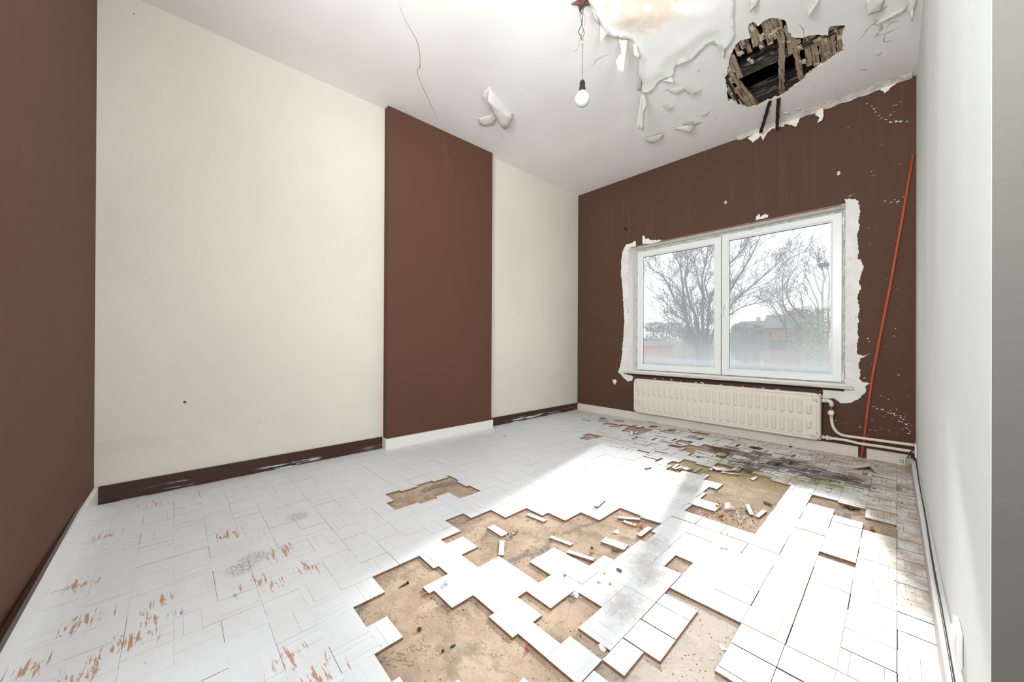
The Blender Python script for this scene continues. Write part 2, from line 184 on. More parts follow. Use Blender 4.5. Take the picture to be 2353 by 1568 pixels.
            (-2.44, 3.881, -57.3, 0.171, 0.022), (-2.385, 3.728, 41.0, 0.121, 0.014), (-2.262, 3.885, 34.8, 0.114, 0.016), (-2.152, 3.592, 36.8, 0.118, 0.024), (-1.956, 3.793, 80.5, 0.12, 0.04), (-1.86, 3.531, 99.0, 0.099, 0.022),
            (-1.848, 3.411, -61.5, 0.138, 0.024), (-1.799, 3.39, 96.3, 0.088, 0.024), (-1.798, 3.513, 67.3, 0.082, 0.014), (-1.701, 3.808, 92.3, 0.127, 0.024), (-1.466, 4.0, -48.7, 0.107, 0.05), (-1.36, 3.405, -31.3, 0.119, 0.022),
            (-1.382, 3.327, -167.4, 0.075, 0.018), (-1.267, 2.588, 77.8, 0.055, 0.02)],
 'T1': [([(-7.01, 20.0, -1.38), (-7.12, 19.88, -0.08), (-7.32, 19.75, 1.22), (-7.68, 19.62, 2.48), (-8.16, 19.5, 3.36), (-8.64, 19.38, 4.47), (-9.2, 19.25, 4.97), (-9.55, 19.12, 5.56)], 0.1),
        ([(-6.99, 20.0, -1.38), (-7.1, 20.11, -0.09), (-7.29, 20.22, 0.43), (-7.64, 20.33, 1.5), (-7.95, 20.44, 2.88), (-8.11, 20.56, 4.0), (-8.32, 20.67, 5.27), (-8.76, 20.78, 6.09), (-8.98, 20.89, 7.02)], 0.12),
        ([(-6.96, 20.0, -1.38), (-6.98, 20.03, -0.08), (-7.09, 20.07, 0.96), (-7.16, 20.1, 2.01), (-7.52, 20.13, 2.99), (-7.8, 20.17, 4.25), (-7.71, 20.2, 5.27), (-7.88, 20.23, 6.11), (-8.0, 20.27, 6.96)], 0.12),
        ([(-6.87, 20.0, -1.37), (-6.77, 19.93, -0.07), (-6.78, 19.87, 0.96), (-6.83, 19.8, 2.24), (-6.76, 19.73, 3.26), (-6.79, 19.67, 4.17), (-6.61, 19.6, 5.0), (-6.45, 19.53, 5.87), (-6.38, 19.47, 6.69)], 0.13),
        ([(-6.82, 20.0, -1.36), (-6.73, 20.09, 0.19), (-6.69, 20.18, 1.74), (-6.63, 20.27, 3.03), (-6.47, 20.36, 3.6), (-6.08, 20.44, 4.54), (-5.52, 20.53, 5.22), (-5.16, 20.62, 5.67), (-4.97, 20.71, 6.39)], 0.1),
        ([(-6.79, 20.0, -1.36), (-6.59, 19.88, 0.71), (-6.0, 19.75, 1.95), (-5.4, 19.62, 2.84), (-4.83, 19.5, 3.35), (-4.25, 19.38, 3.82), (-3.74, 19.25, 4.28), (-3.26, 19.12, 4.61)], 0.08),
        ([(-6.77, 20.0, -1.36), (-6.56, 20.06, 0.71), (-5.98, 20.11, 2.72), (-5.42, 20.17, 3.97), (-4.93, 20.23, 4.83), (-4.46, 20.29, 5.95), (-4.35, 20.34, 6.61)], 0.09),
        ([(-6.82, 20.0, -1.36), (-6.75, 20.09, 0.29), (-6.13, 20.17, 1.82), (-5.71, 20.26, 2.31), (-5.08, 20.34, 2.73), (-4.32, 20.43, 2.87), (-3.98, 20.51, 2.94)], 0.06),
        ([(-7.01, 20.0, -1.38), (-7.25, 20.08, 0.96), (-7.79, 20.17, 2.04), (-8.25, 20.25, 2.44), (-9.01, 20.33, 3.28), (-10.06, 20.42, 4.19)], 0.07),
        ([(-7.22, 20.0, 0.7), (-7.83, 19.88, 1.49), (-8.31, 19.75, 2.2), (-9.2, 19.62, 2.01)], 0.04), ([(-7.52, 20.0, 0.96), (-8.13, 20.23, 1.34), (-8.61, 20.47, 2.02)], 0.03),
        ([(-7.83, 20.0, 2.51), (-7.88, 19.84, 3.36), (-8.18, 19.68, 4.13), (-8.93, 19.52, 4.75), (-9.54, 19.36, 4.81)], 0.05),
        ([(-6.9, 20.0, 3.5), (-7.13, 20.16, 4.17), (-7.34, 20.32, 4.85), (-7.51, 20.48, 5.55), (-7.88, 20.64, 6.13)], 0.05), ([(-6.54, 20.0, 3.01), (-6.72, 19.8, 4.08), (-6.42, 19.6, 4.82), (-6.17, 19.4, 5.64)], 0.05)],
 'T2': [([(-1.92, 24.0, -1.23), (-2.3, 24.06, -0.02), (-2.93, 24.11, 1.14), (-3.34, 24.17, 1.51), (-3.82, 24.22, 2.32), (-4.22, 24.28, 3.0), (-4.28, 24.33, 3.88), (-4.29, 24.39, 4.44), (-4.16, 24.44, 5.2)], 0.09),
        ([(-1.99, 24.0, -0.99), (-2.48, 23.94, 0.74), (-2.94, 23.88, 1.75), (-3.38, 23.81, 2.39), (-3.87, 23.75, 3.09), (-3.99, 23.69, 3.89), (-3.85, 23.62, 4.4), (-3.55, 23.56, 4.92)], 0.08),
        ([(-3.9, 24.0, -1.42), (-4.0, 24.07, 0.18), (-4.1, 24.13, 1.63), (-4.52, 24.2, 2.63), (-4.8, 24.27, 3.04), (-5.24, 24.33, 3.53)], 0.07), ([(-3.41, 24.0, 2.4), (-3.38, 24.1, 3.03), (-3.52, 24.2, 3.69)], 0.04),
        ([(-4.08, 24.0, 1.63), (-4.15, 23.9, 2.59), (-4.58, 23.8, 3.42), (-4.78, 23.7, 3.76)], 0.04)],
 'T3': [([(-3.05, 27.0, -1.59), (-3.01, 26.93, -0.44), (-3.05, 26.87, 2.82), (-3.26, 26.8, 3.8), (-3.48, 26.73, 4.51), (-3.7, 26.67, 5.11)], 0.08),
        ([(-2.92, 27.0, -1.57), (-2.89, 27.03, 0.14), (-2.9, 27.07, 3.85), (-2.82, 27.1, 4.7), (-3.0, 27.13, 5.48), (-3.18, 27.17, 6.03)], 0.09),
        ([(-2.71, 27.0, -1.55), (-2.68, 27.1, 0.14), (-2.65, 27.2, 3.27), (-2.62, 27.3, 4.47), (-2.72, 27.4, 5.3), (-2.77, 27.5, 5.73)], 0.08), ([(-3.06, 27.0, 2.83), (-3.48, 27.1, 3.62), (-3.77, 27.2, 4.48)], 0.05),
        ([(-2.89, 27.0, 3.56), (-3.14, 26.83, 4.42), (-3.25, 26.67, 5.16)], 0.05), ([(-2.8, 27.0, 0.71), (-2.38, 27.07, 2.96), (-2.22, 27.13, 4.41)], 0.06)],
 'TORN': [(-1.206, 3.016), (-1.019, 2.981), (-0.919, 2.994), (-1.011, 2.969), (-0.965, 2.905), (-0.897, 2.94), (-0.882, 2.885), (-0.845, 2.954), (-0.795, 2.976), (-0.788, 2.951), (-0.759, 2.969), (-0.718, 2.956), (-0.711, 2.978),
          (-0.626, 2.916), (-0.597, 2.999), (-0.526, 2.995), (-0.494, 3.017), (-0.445, 3.034), (-0.391, 2.985), (-0.361, 3.002), (-0.309, 3.0), (-0.275, 2.976), (-0.214, 2.985), (-0.17, 2.986), (-0.144, 2.988), (-0.091, 2.983),
          (-0.066, 2.941), (-0.006, 2.983), (0.009, 3.012), (0.086, 3.003)],
 'TORNFLAP': [(-0.439, 2.999), (-0.436, 2.91), (-0.445, 2.882), (-0.478, 2.872), (-0.463, 2.914), (-0.494, 2.952), (-0.469, 2.998)]}
H = 3.0; XA = -3.064; SKA = -0.016; YB = 4.1398; YD = -0.3292; SKD = -0.0229; XR = 0.1013; SKR = 0.0059
def wallA(y): return XA + SKA * (YB - y)
def wallD(x): return YD + SKD * (x - XA)
def wallR(y): return XR + SKR * (YB - y)

# ------------------------------------------------------------------ node helper
class V:
    def __init__(s, mt, sock): s.mt = mt; s.s = sock
    def _m(s, op, o=None, rev=False, clamp=False):
        n = s.mt.nt.nodes.new('ShaderNodeMath'); n.operation = op; n.use_clamp = clamp
        a, b = (s, o) if not rev else (o, s)
        for i, q in enumerate((a, b)):
            if q is None: continue
            if isinstance(q, V): s.mt.nt.links.new(q.s, n.inputs[i])
            else: n.inputs[i].default_value = q
        return V(s.mt, n.outputs[0])
    def __add__(s, o): return s._m('ADD', o)
    __radd__ = __add__
    def __sub__(s, o): return s._m('SUBTRACT', o)
    def __rsub__(s, o): return s._m('SUBTRACT', o, True)
    def __mul__(s, o): return s._m('MULTIPLY', o)
    __rmul__ = __mul__
    def __truediv__(s, o): return s._m('DIVIDE', o)
    def max(s, o): return s._m('MAXIMUM', o)
    def min(s, o): return s._m('MINIMUM', o)
    def abs(s): return s._m('ABSOLUTE')
    def sqrt(s): return s._m('SQRT')
    def clamp(s): return s._m('ADD', 0.0, clamp=True)
    def step(s, a, b):
        n = s.mt.nt.nodes.new('ShaderNodeMapRange'); n.interpolation_type = 'SMOOTHSTEP'
        s.mt.nt.links.new(s.s, n.inputs['Value']); n.inputs['From Min'].default_value = a; n.inputs['From Max'].default_value = b
        if a > b:
            n.inputs['From Min'].default_value = b; n.inputs['From Max'].default_value = a
            n.inputs['To Min'].default_value = 1; n.inputs['To Max'].default_value = 0
        return V(s.mt, n.outputs['Result'])
class Mat:
    def __init__(s, name, base=(.8, .8, .8), rough=.7, metal=0, spec=.3):
        s.m = bpy.data.materials.new(name); s.m.use_nodes = True; s.nt = s.m.node_tree
        s.b = s.nt.nodes['Principled BSDF']; s.b.inputs['Roughness'].default_value = rough; s.b.inputs['Metallic'].default_value = metal
        s.b.inputs['Specular IOR Level'].default_value = spec
        s.c = base; s.b.inputs['Base Color'].default_value = (*base, 1); s._pos = None; s.pos()
    def pos(s):
        if s._pos is None:
            g = s.nt.nodes.new('ShaderNodeNewGeometry'); s._pos = g.outputs['Position']; s.geo = g
            x = s.nt.nodes.new('ShaderNodeSeparateXYZ'); s.nt.links.new(s._pos, x.inputs[0]); s.xyz = [V(s, x.outputs[i]) for i in range(3)]
        return s._pos
    def rnd(s): s.pos(); return V(s, s.geo.outputs['Random Per Island'])
    def noise(s, scale=5, detail=3, stretch=(1, 1, 1), rough=.5, dist=0):
        s.pos(); mp = s.nt.nodes.new('ShaderNodeMapping'); mp.inputs['Scale'].default_value = stretch
        s.nt.links.new(s._pos, mp.inputs['Vector'])
        n = s.nt.nodes.new('ShaderNodeTexNoise'); n.inputs['Scale'].default_value = scale; n.inputs['Detail'].default_value = detail
        n.inputs['Roughness'].default_value = rough; n.inputs['Distortion'].default_value = dist
        s.nt.links.new(mp.outputs[0], n.inputs['Vector']); return V(s, n.outputs['Fac'])
    def voro(s, scale, stretch=(1, 1, 1)):
        s.pos(); mp = s.nt.nodes.new('ShaderNodeMapping'); mp.inputs['Scale'].default_value = stretch
        s.nt.links.new(s._pos, mp.inputs['Vector']); n = s.nt.nodes.new('ShaderNodeTexVoronoi'); n.inputs['Scale'].default_value = scale
        s.nt.links.new(mp.outputs[0], n.inputs['Vector']); return V(s, n.outputs['Distance'])
    def spots(s, pts, r, ax=(0, 1), sx=1, sy=1):
        s.pos(); out = None
        for q in pts:
            rr = q[2] if len(q) > 2 else r
            a = (s.xyz[ax[0]] - q[0]) * (1 / (rr * sx)); b = (s.xyz[ax[1]] - q[1]) * (1 / (rr * sy))
            d = 1.0 - (a * a + b * b).sqrt(); d = d.max(0.0)
            out = d if out is None else out.max(d)
        return out
    def mix(s, color, fac):
        n = s.nt.nodes.new('ShaderNodeMix'); n.data_type = 'RGBA'
        if isinstance(s.c, tuple): n.inputs[6].default_value = (*s.c, 1)
        else: s.nt.links.new(s.c, n.inputs[6])
        if isinstance(color, tuple): n.inputs[7].default_value = (*color, 1)
        else: s.nt.links.new(color, n.inputs[7])
        if isinstance(fac, V): s.nt.links.new(fac.s, n.inputs[0])
        else: n.inputs[0].default_value = fac
        s.c = n.outputs[2]; s.nt.links.new(s.c, s.b.inputs['Base Color']); return s
    def bump(s, h, strength=.3, dist=.01):
        n = s.nt.nodes.new('ShaderNodeBump'); n.inputs['Strength'].default_value = strength; n.inputs['Distance'].default_value = dist
        s.nt.links.new(h.s, n.inputs['Height']); s.nt.links.new(n.outputs[0], s.b.inputs['Normal']); return s
def simple(name, c, rough=.6, metal=0, var=.08, scale=30, spec=.3):
    k = Mat(name, c, rough, metal, spec); k.mix(tuple(max(0, v * (1 - 3 * var)) for v in c), k.noise(scale, 3).step(.35, .8)); return k.m

# ------------------------------------------------------------------ materials
M = {}
CREAM = (.70, .655, .575)
def wallmat(name, c, scuff=0, edge=True):
    k = Mat(name, c, .75)
    n = k.noise(1.3, 3); k.mix(tuple(v * .93 for v in c), n.step(.3, .8))
    if scuff: 
        s = k.noise(9, 6, (1, 1, .22), .75); k.mix(tuple(min(1, v * 1.5 + .05) for v in c), s.step(.68, .80) * scuff)
    f = k.noise(60, 4); b = k.noise(6, 3)
    k.bump(f * .25 + b, .25, .01); return k
k = wallmat('cream_plaster', CREAM)
k.mix((.05, .04, .035), k.spots([(p[1], p[2], r * 1.0) for p, r in DATA['MARKA']], .01, (1, 2)).step(.0, .4))
k.mix((.62, .48, .12), k.spots([(.42, .33), (.44, .35), (.455, .365)], .014, (1, 2)).step(.3, .7) * .5)
k.mix((.45, .42, .37), (k.noise(5, 4, (1, .3, 1)).step(.62, .75)) * (k.xyz[2].step(.9, .1)) * .25)
M['cream'] = k.m
BROWN = (.105, .047, .027)
k = wallmat('brown_paint', BROWN, 0); M['brown_ch'] = k.m
k.mix((.24, .17, .14), k.noise(3, 5, (1, 1, .3), .7).step(.62, .8) * .25)
k = wallmat('brown_paint_rear', (.135, .060, .036), .3)
k.mix((.5, .42, .36), k.noise(25, 5, (.6, 1, .15), .8).step(.76, .82) * k.noise(2, 2).step(.45, .7) * .6); M['brown_rear'] = k.m
k = wallmat('brown_paint_window_wall', (.090, .043, .027), 0)
side = k.xyz[0].step(-.35, .0)
k.mix((.42, .36, .32), k.noise(14, 6, (1, 1, .8), .8, 1.5).step(.66, .74) * side * .35)
k.mix((.7, .66, .6), k.noise(95, 3).step(.76, .80) * side * k.noise(3, 2).step(.45, .65) * .7)
k.mix((.17, .10, .075), k.noise(7, 3, (2.2, 1, .15), .5).step(.5, .95) * k.xyz[2].step(1.9, 2.5) * .35)
M['brown_win'] = k.m
k = wallmat('white_wall_paint', (.74, .77, .745)); k.mix((.62, .66, .65), k.noise(2, 3, (1, 1, .1)).step(.4, .8) * .6); M['rwall'] = k.m
k = wallmat('jamb_shade', (.100, .094, .080)); k.mix((.04, .095, .085), k.noise(10, 4, (1, 1, .2)).step(.72, .8) * .5); M['jamb'] = k.m  # dark base colour stands in for the shade on the jamb
k = Mat('ceiling_paint', (.86, .85, .825), .8)
k.mix((.70, .675, .635), k.noise(1.1, 3).step(.35, .75) * .5)
k.bump(k.noise(45, 3) * .15 + k.noise(4, 3), .25, .012); M['ceil'] = k.m
k = Mat('ceiling_sheet_paint', (.90, .895, .875), .8)
st = k.spots([(-1.07, 2.02, .30), (-.98, 2.12, .26), (-1.10, 2.22, .16), (-1.0, 2.0, .3)], .3)
k.mix((.80, .58, .36), (st * 1.4 * k.noise(6, 5, rough=.65).step(.35, .65)).step(.15, .8) * .55)
k.mix((.45, .33, .2), k.noise(30, 4).step(.68, .76) * .18)
k.bump(k.noise(5, 2), .12, .02); M['sheet'] = k.m
k = Mat('flap_paint', (.57, .545, .485), .8); k.mix((.60, .50, .38), k.noise(9, 4).step(.5, .75) * .4); M['flap'] = k.m
k = Mat('raw_plaster', (.62, .50, .36), .9); k.mix((.75, .68, .56), k.noise(16, 4).step(.4, .6)); k.mix((.40, .24, .13), k.noise(9, 4).step(.62, .72) * .6); k.bump(k.noise(50, 4), .5, .01); M['plaster'] = k.m
k = Mat('dirty_plaster', (.62, .54, .42), .95); k.mix((.22, .15, .09), k.noise(40, 5, rough=.7).step(.42, .62)); k.bump(k.noise(60, 4), .6, .01); M['key'] = k.m
k = Mat('torn_paint', (.76, .74, .69), .8); k.mix((.72, .52, .36), k.noise(9, 5, (1, 1, 2.2), .6).step(.54, .62) * .8); k.bump(k.noise(22, 4), .6, .02); M['torn'] = k.m
k = Mat('lath_wood', (.36, .27, .19), .85); k.mix((.10, .06, .035), k.noise(26, 5, (3, .25, 3)).step(.45, .68)); k.mix((.66, .58, .44), k.noise(13, 4).step(.60, .68) * .85); k.bump(k.noise(90, 3, (2, .2, 2)), .5, .004); M['lath'] = k.m
k = Mat('charred_wood', (.020, .015, .012), .85); k.mix((.24, .20, .16), k.noise(24, 6, (.14, 3, 3), .75).step(.50, .66)); k.bump(k.noise(60, 4, (.3, 3, 3)), .6, .006); M['char'] = k.m
k = Mat('charred_lath', (.018, .013, .010), .8); k.mix((.06, .045, .03), k.noise(80, 4, (3, 3, .3)).step(.5, .7)); M['charlath'] = k.m
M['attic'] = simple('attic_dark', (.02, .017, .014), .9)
k = Mat('plaster_smear', (.72, .70, .66), .85); k.mix((.30, .29, .30), k.noise(30, 7, (.7, 1, .6), .8, .8).step(.56, .66) * .75)
k.mix((.82, .82, .80), k.noise(6, 3).step(.4, .6) * .5); k.bump(k.noise(50, 4), .4, .005); M['smear'] = k.m
M['white_gloss'] = simple('white_gloss_trim', (.90, .91, .91), .35, var=.005)
k = Mat('cream_trim', (.68, .63, .56), .5); k.mix((.35, .27, .19), (k.noise(30, 4, (1, 1, 1.2)).step(.58, .75) * k.xyz[2].step(.045, .0)) * .7); M['trim_b'] = k.m
k = Mat('chimney_trim', (.75, .735, .70), .45); k.mix((.5, .4, .3), k.noise(30, 4).step(.6, .78) * k.xyz[2].step(.03, .0) * .6); M['trim_c'] = k.m
k = Mat('brown_trim', (.050, .022, .013), .4)
k.mix((.62, .66, .72), (k.noise(7, 6, (1, .5, 8), .7).step(.52, .57)) * k.xyz[2].step(.055, .035) * k.noise(2.2, 2).step(.45, .6)); M['trim_a'] = k.m
k = Mat('right_trim', (.72, .70, .68), .4); k.mix((.36, .30, .27), k.xyz[2].step(.084, .078) * .8); M['trim_r'] = k.m
# parquet
k = Mat('parquet_white_paint', (.735, .755, .775), .45, spec=.4)
k.mix((.69, .705, .72), k.rnd().step(.0, 1.0) * .45)
k.mix((.60, .60, .58), k.noise(3, 4).step(.5, .8) * .35)
scr = k.spots([(x, y, .11) for x, y in DATA['SPOT']['scr']], .11)
sn = k.noise(40, 6, (.22, 1.5, 1), .75, .5)
k.mix((.47, .235, .11), ((sn + scr * .20).step(.685, .70)) * scr.step(.02, .2) * .9)
k.mix((.52, .33, .22), ((k.noise(75, 6, (.25, 1, 1), .65, 2.2) - .5).abs().step(.004, .0015)) * k.noise(2.6, 3).step(.52, .62) * k.xyz[0].step(-1.0, -1.5) * k.xyz[1].step(2.0, 1.2) * .8)
k.mix((.30, .27, .18), k.spots([(x, y, .09) for x, y in DATA['SPOT']['scuff']], .1).step(.2, .7) * k.noise(120, 3).step(.4, .6) * .8)
dR = k.spots([(x, y, .42) for x, y in DATA['SPOT']['dirtR']], .3)
k.mix((.46, .34, .20), ((dR * .9 + k.noise(7, 5, rough=.65) * .7).step(.62, .85)) * dR.step(0, .2) * k.noise(11, 6, rough=.7).step(.38, .60) * .75)
far = k.xyz[1].step(3.55, 4.0)
k.mix((.52, .43, .31), far * (k.noise(6, 6).step(.35, .65)) * .45)
mo = k.spots([(x, y, .36) for x, y in DATA['SPOT']['mold']], .3)
mn = k.noise(17, 8, (.35, 1.6, 1), .8)
k.mix((.48, .44, .37), (mo * .8 + k.noise(5, 4) * .5).step(.35, .85) * mo.step(0, .2) * .35)
k.mix((.04, .04, .04), (k.rnd() + mo * .30).step(.93, 1.0) * mo.step(.1, .35) * .75)
k.mix((.03, .03, .03), ((mo * .27 + mn).step(.665, .72)) * mo.step(0, .2) * .95)
ms = k.spots([(x, y, .24) for x, y in DATA['SPOT']['moss']], .2)
k.mix((.33, .33, .12), ((ms * .45 + k.noise(22, 6, rough=.7) * .8).step(.62, .76)) * ms.step(0, .2) * .7)
sm = k.spots([(x, y, .22) for x, y in DATA['SPOT']['smudge']], .2)
k.mix((.36, .33, .26), ((sm * .4 + k.noise(30, 8, rough=.8) * .9).step(.60, .85)) * sm.step(0, .3) * .55)
k.mix((.20, .16, .10), (k.noise(90, 4, rough=.7).step(.64, .70)) * sm.step(.1, .6) * .8)
k.mix((.13, .10, .07), k.voro(20).step(.07, .05) * k.noise(3.1, 2).step(.5, .6) * .8)
k.bump(k.noise(60, 3, (.3, 1, 1)), .12, .003); M['pq_top'] = k.m
k = Mat('parquet_bare_wood', (.27, .13, .065), .7); k.mix((.16, .075, .035), k.noise(60, 4, (1, 1, .3)).step(.4, .7)); M['pq_side'] = k.m
# sub floor
k = Mat('subfloor_board', (.40, .30, .215), .9)
k.mix((.52, .41, .31), k.noise(5, 5, rough=.6).step(.4, .65)); k.mix((.26, .20, .145), k.noise(6, 8, (1, 1.6, 1), .8).step(.48, .62) * .75)
k.mix((.58, .46, .33), k.noise(3, 4, (2, .6, 1), .6).step(.56, .66) * .6)
k.mix((.20, .19, .175), (k.noise(5.2, 5, (1.5, .7, 1), .6, .8).step(.615, .63)) * k.noise(60, 3).step(.25, .5) * .85)
k.mix((.12, .09, .06), (k.noise(2.2, 6, (1, 1, 1), .6, 1.5) - .5).abs().step(.0035, .001) * .8)
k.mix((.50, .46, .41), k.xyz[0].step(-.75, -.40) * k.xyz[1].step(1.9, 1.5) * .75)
ms = k.spots([(x, y, .5) for x, y in DATA['SPOT']['moss']] , .2)
k.mix((.42, .40, .12), ((ms * .6 + k.noise(14, 5) * .6).step(.48, .75)) * ms.step(0, .2) * .28)
mo = k.spots([(x, y, .36) for x, y in DATA['SPOT']['mold']], .3)
k.mix((.04, .04, .04), ((mo * .9 + k.noise(13, 6) * .7).step(.65, 1.0)) * mo.step(0, .15) * .85)
k.mix((.10, .075, .05), k.voro(60).step(.20, .13) * k.noise(6, 3).step(.42, .6) * .9)
k.bump(k.noise(70, 6, rough=.7) + k.noise(12, 3) * .8, .7, .006); M['sub'] = k.m
M['pvc'] = simple('white_pvc', (.78, .80, .79), .25, var=.01, spec=.5)
M['pinkbrown'] = simple('old_pinkish_paint', (.30, .165, .125), .6)
M['mortar'] = simple('dark_brown_mortar', (.035, .02, .014), .9)
M['gasket'] = simple('dark_gasket', (.03, .03, .035), .5)
M['film'] = simple('film_strip', (.58, .585, .52), .5, var=.06)
M['teal'] = simple('teal_print', (.03, .22, .24), .5)
M['reveal'] = simple('reveal_plaster', (.80, .79, .75), .7, var=.03)
k = Mat('sill_stone', (.62, .57, .52), .5); k.mix((.32, .26, .22), k.noise(24, 5, (.3, 1, 1.5)).step(.5, .75) * .6); k.mix((.84, .83, .80), k.xyz[2].step(.578, .586)); M['sill'] = k.m
k = Mat('radiator_enamel', (.71, .655, .56), .35, spec=.5); k.mix((.55, .30, .14), k.noise(38, 5, (1, 1, .35), .7).step(.70, .77) * .45); k.mix((.06, .05, .04), k.noise(60, 3).step(.80, .82) * .8); M['rad'] = k.m
k = Mat('pipe_enamel', (.71, .645, .54), .4, spec=.4); k.mix((.42, .26, .15), k.noise(50, 4).step(.66, .74) * .6); M['pipe'] = k.m
M['grey_seam'] = simple('sealing_seam', (.32, .27, .21), .6)
M['brass'] = simple('old_brass_nut', (.25, .22, .14), .4, .8)
M['red'] = simple('red_oxide_paint', (.45, .085, .035), .5, var=.1, scale=50)
M['black'] = simple('black_plastic', (.012, .012, .013), .35)
M['bulbglass'] = simple('opal_glass', (.50, .525, .52), .18, var=.01, spec=.5)
M['bulbbase'] = simple('bulb_collar', (.42, .385, .34), .4, var=.02)
M['wire_blue'] = simple('blue_wire', (.03, .11, .26), .4)
M['wire_black'] = simple('black_wire', (.02, .02, .022), .4)
M['wire_yg'] = simple('yellow_green_wire', (.38, .36, .10), .45, var=.25, scale=150)
M['cord'] = simple('thin_cord', (.20, .14, .15), .5)
M['star'] = simple('brown_star', (.17, .075, .055), .5)
M['grey_plastic'] = simple('grey_plastic', (.35, .40, .40), .4)
M['chrome'] = simple('chrome', (.6, .62, .62), .2, 1)
M['white_plastic'] = simple('white_plastic', (.80, .80, .76), .35, var=.02)
M['stone_dark'] = simple('dark_stone', (.035, .035, .04), .5)
M['grit_light'] = simple('light_grit', (.60, .50, .38), .9, var=.2, scale=200)
M['grit_dark'] = simple('dark_grit', (.08, .055, .035), .9, var=.2)
M['plaster_chip'] = simple('white_chip', (.78, .76, .71), .8)
M['moss'] = simple('moss_clump', (.17, .135, .075), .95, var=.25, scale=120)
M['ochre'] = simple('ochre_lump', (.58, .44, .22), .9, var=.2, scale=80)
k = Mat('dry_leaf', (.40, .16, .06), .8); k.mix((.62, .36, .18), k.noise(40, 4).step(.4, .7)); M['leaf'] = k.m
M['bark'] = simple('rotten_bark', (.10, .05, .025), .9, var=.2, scale=60)
M['pink'] = simple('pink_red', (.62, .04, .10), .3)
M['paper'] = simple('pink_paper', (.82, .66, .70), .6, var=.1, scale=60)
M['wrap'] = simple('grey_white_wrapper', (.66, .70, .74), .3, var=.1, scale=80)
M['stonework'] = simple('exterior_render', (.5, .45, .4), .9)
M['bark_tree'] = simple('tree_bark', (.085, .095, .085), .9, var=.15, scale=3)
M['twig'] = simple('tree_twig', (.10, .115, .11), .9, var=.1, scale=3)
M['foliage'] = simple('young_leaf', (.24, .29, .13), .8, var=.15, scale=2)
M['hedge'] = simple('grey_green_hedge', (.19, .24, .20), .9, var=.2, scale=1.2)
M['grass'] = simple('rough_grass', (.09, .115, .06), .95, var=.2, scale=.8)
M['road'] = simple('pale_road', (.60, .60, .60), .9)
M['shed_red'] = simple('shed_red', (.42, .10, .09), .7, var=.12, scale=6)
M['shed_roof'] = simple('shed_fascia', (.34, .22, .22), .8, var=.15, scale=8)
M['slate'] = simple('slate_roof', (.13, .15, .17), .8, scale=2)
M['house_red'] = simple('red_brick_house', (.34, .13, .115), .8, scale=2)
M['house_grey'] = simple('grey_house', (.30, .31, .32), .8, scale=2)
M['dark_glass'] = simple('dark_window', (.05, .06, .08), .3)
# glazing: clear pane with a thin film of dirt and condensation along the bottom
def glassmat():
    k = Mat('window_glass', (.9, .93, .95), .6); nt = k.nt; k.pos()
    tr = nt.nodes.new('ShaderNodeBsdfTransparent'); df = nt.nodes.new('ShaderNodeBsdfTranslucent'); df.inputs['Color'].default_value = (.36, .38, .40, 1)
    gl = nt.nodes.new('ShaderNodeBsdfGlossy'); gl.inputs['Roughness'].default_value = .02
    mx = nt.nodes.new('ShaderNodeMixShader'); m2 = nt.nodes.new('ShaderNodeMixShader'); m2.inputs[0].default_value = .006
    z = k.xyz[2]; streak = k.noise(35, 4, (1, 1, .12)); cl = k.noise(3, 3)
    f = z.step(1.1, .66) * .24 * (.5 + streak * .9) + (z + (cl - .5) * .10).step(.775, .66) * .50 + .18 + cl.step(.45, .8) * .06
    f = f.clamp()
    nt.links.new(f.s, mx.inputs[0]); nt.links.new(tr.outputs[0], mx.inputs[1]); nt.links.new(df.outputs[0], mx.inputs[2])
    nt.links.new(mx.outputs[0], m2.inputs[1]); nt.links.new(gl.outputs[0], m2.inputs[2])
    nt.links.new(m2.outputs[0], nt.nodes['Material Output'].inputs['Surface']); return k.m
M['glass'] = glassmat()

# ------------------------------------------------------------------ object helpers
def tag(o, label=None, cat=None, group=None, kind=None):
    if label: o['label'] = label
    if cat: o['category'] = cat
    if group: o['group'] = group
    if kind: o['kind'] = kind
    return o
def mesh(name, verts, faces, mats, parent=None, mi=None, smooth=False):
    me = bpy.data.meshes.new(name); me.from_pydata([tuple(v) for v in verts], [], faces)
    for mt in (mats if isinstance(mats, (list, tuple)) else [mats]): me.materials.append(mt)
    if mi is not None: me.polygons.foreach_set('material_index', mi)
    if smooth: me.polygons.foreach_set('use_smooth', [True] * len(me.polygons))
    me.update(); o = bpy.data.objects.new(name, me); col.objects.link(o)
    if parent: o.parent = parent
    return o
def fin(bm, name, mats, parent=None, smooth=False, loc=None, rot=None):
    me = bpy.data.meshes.new(name); bmesh.ops.recalc_face_normals(bm, faces=bm.faces); bm.to_mesh(me); bm.free()
    for mt in (mats if isinstance(mats, (list, tuple)) else [mats]): me.materials.append(mt)
    if smooth:
        me.polygons.foreach_set('use_smooth', [True] * len(me.polygons))
    o = bpy.data.objects.new(name, me); col.objects.link(o)
    if parent: o.parent = parent
    if loc: o.location = loc
    if rot: o.rotation_euler = rot
    return o
def empty(name, loc=(0, 0, 0)):
    o = bpy.data.objects.new(name, None); col.objects.link(o); o.location = loc; o.empty_display_size = .05; return o
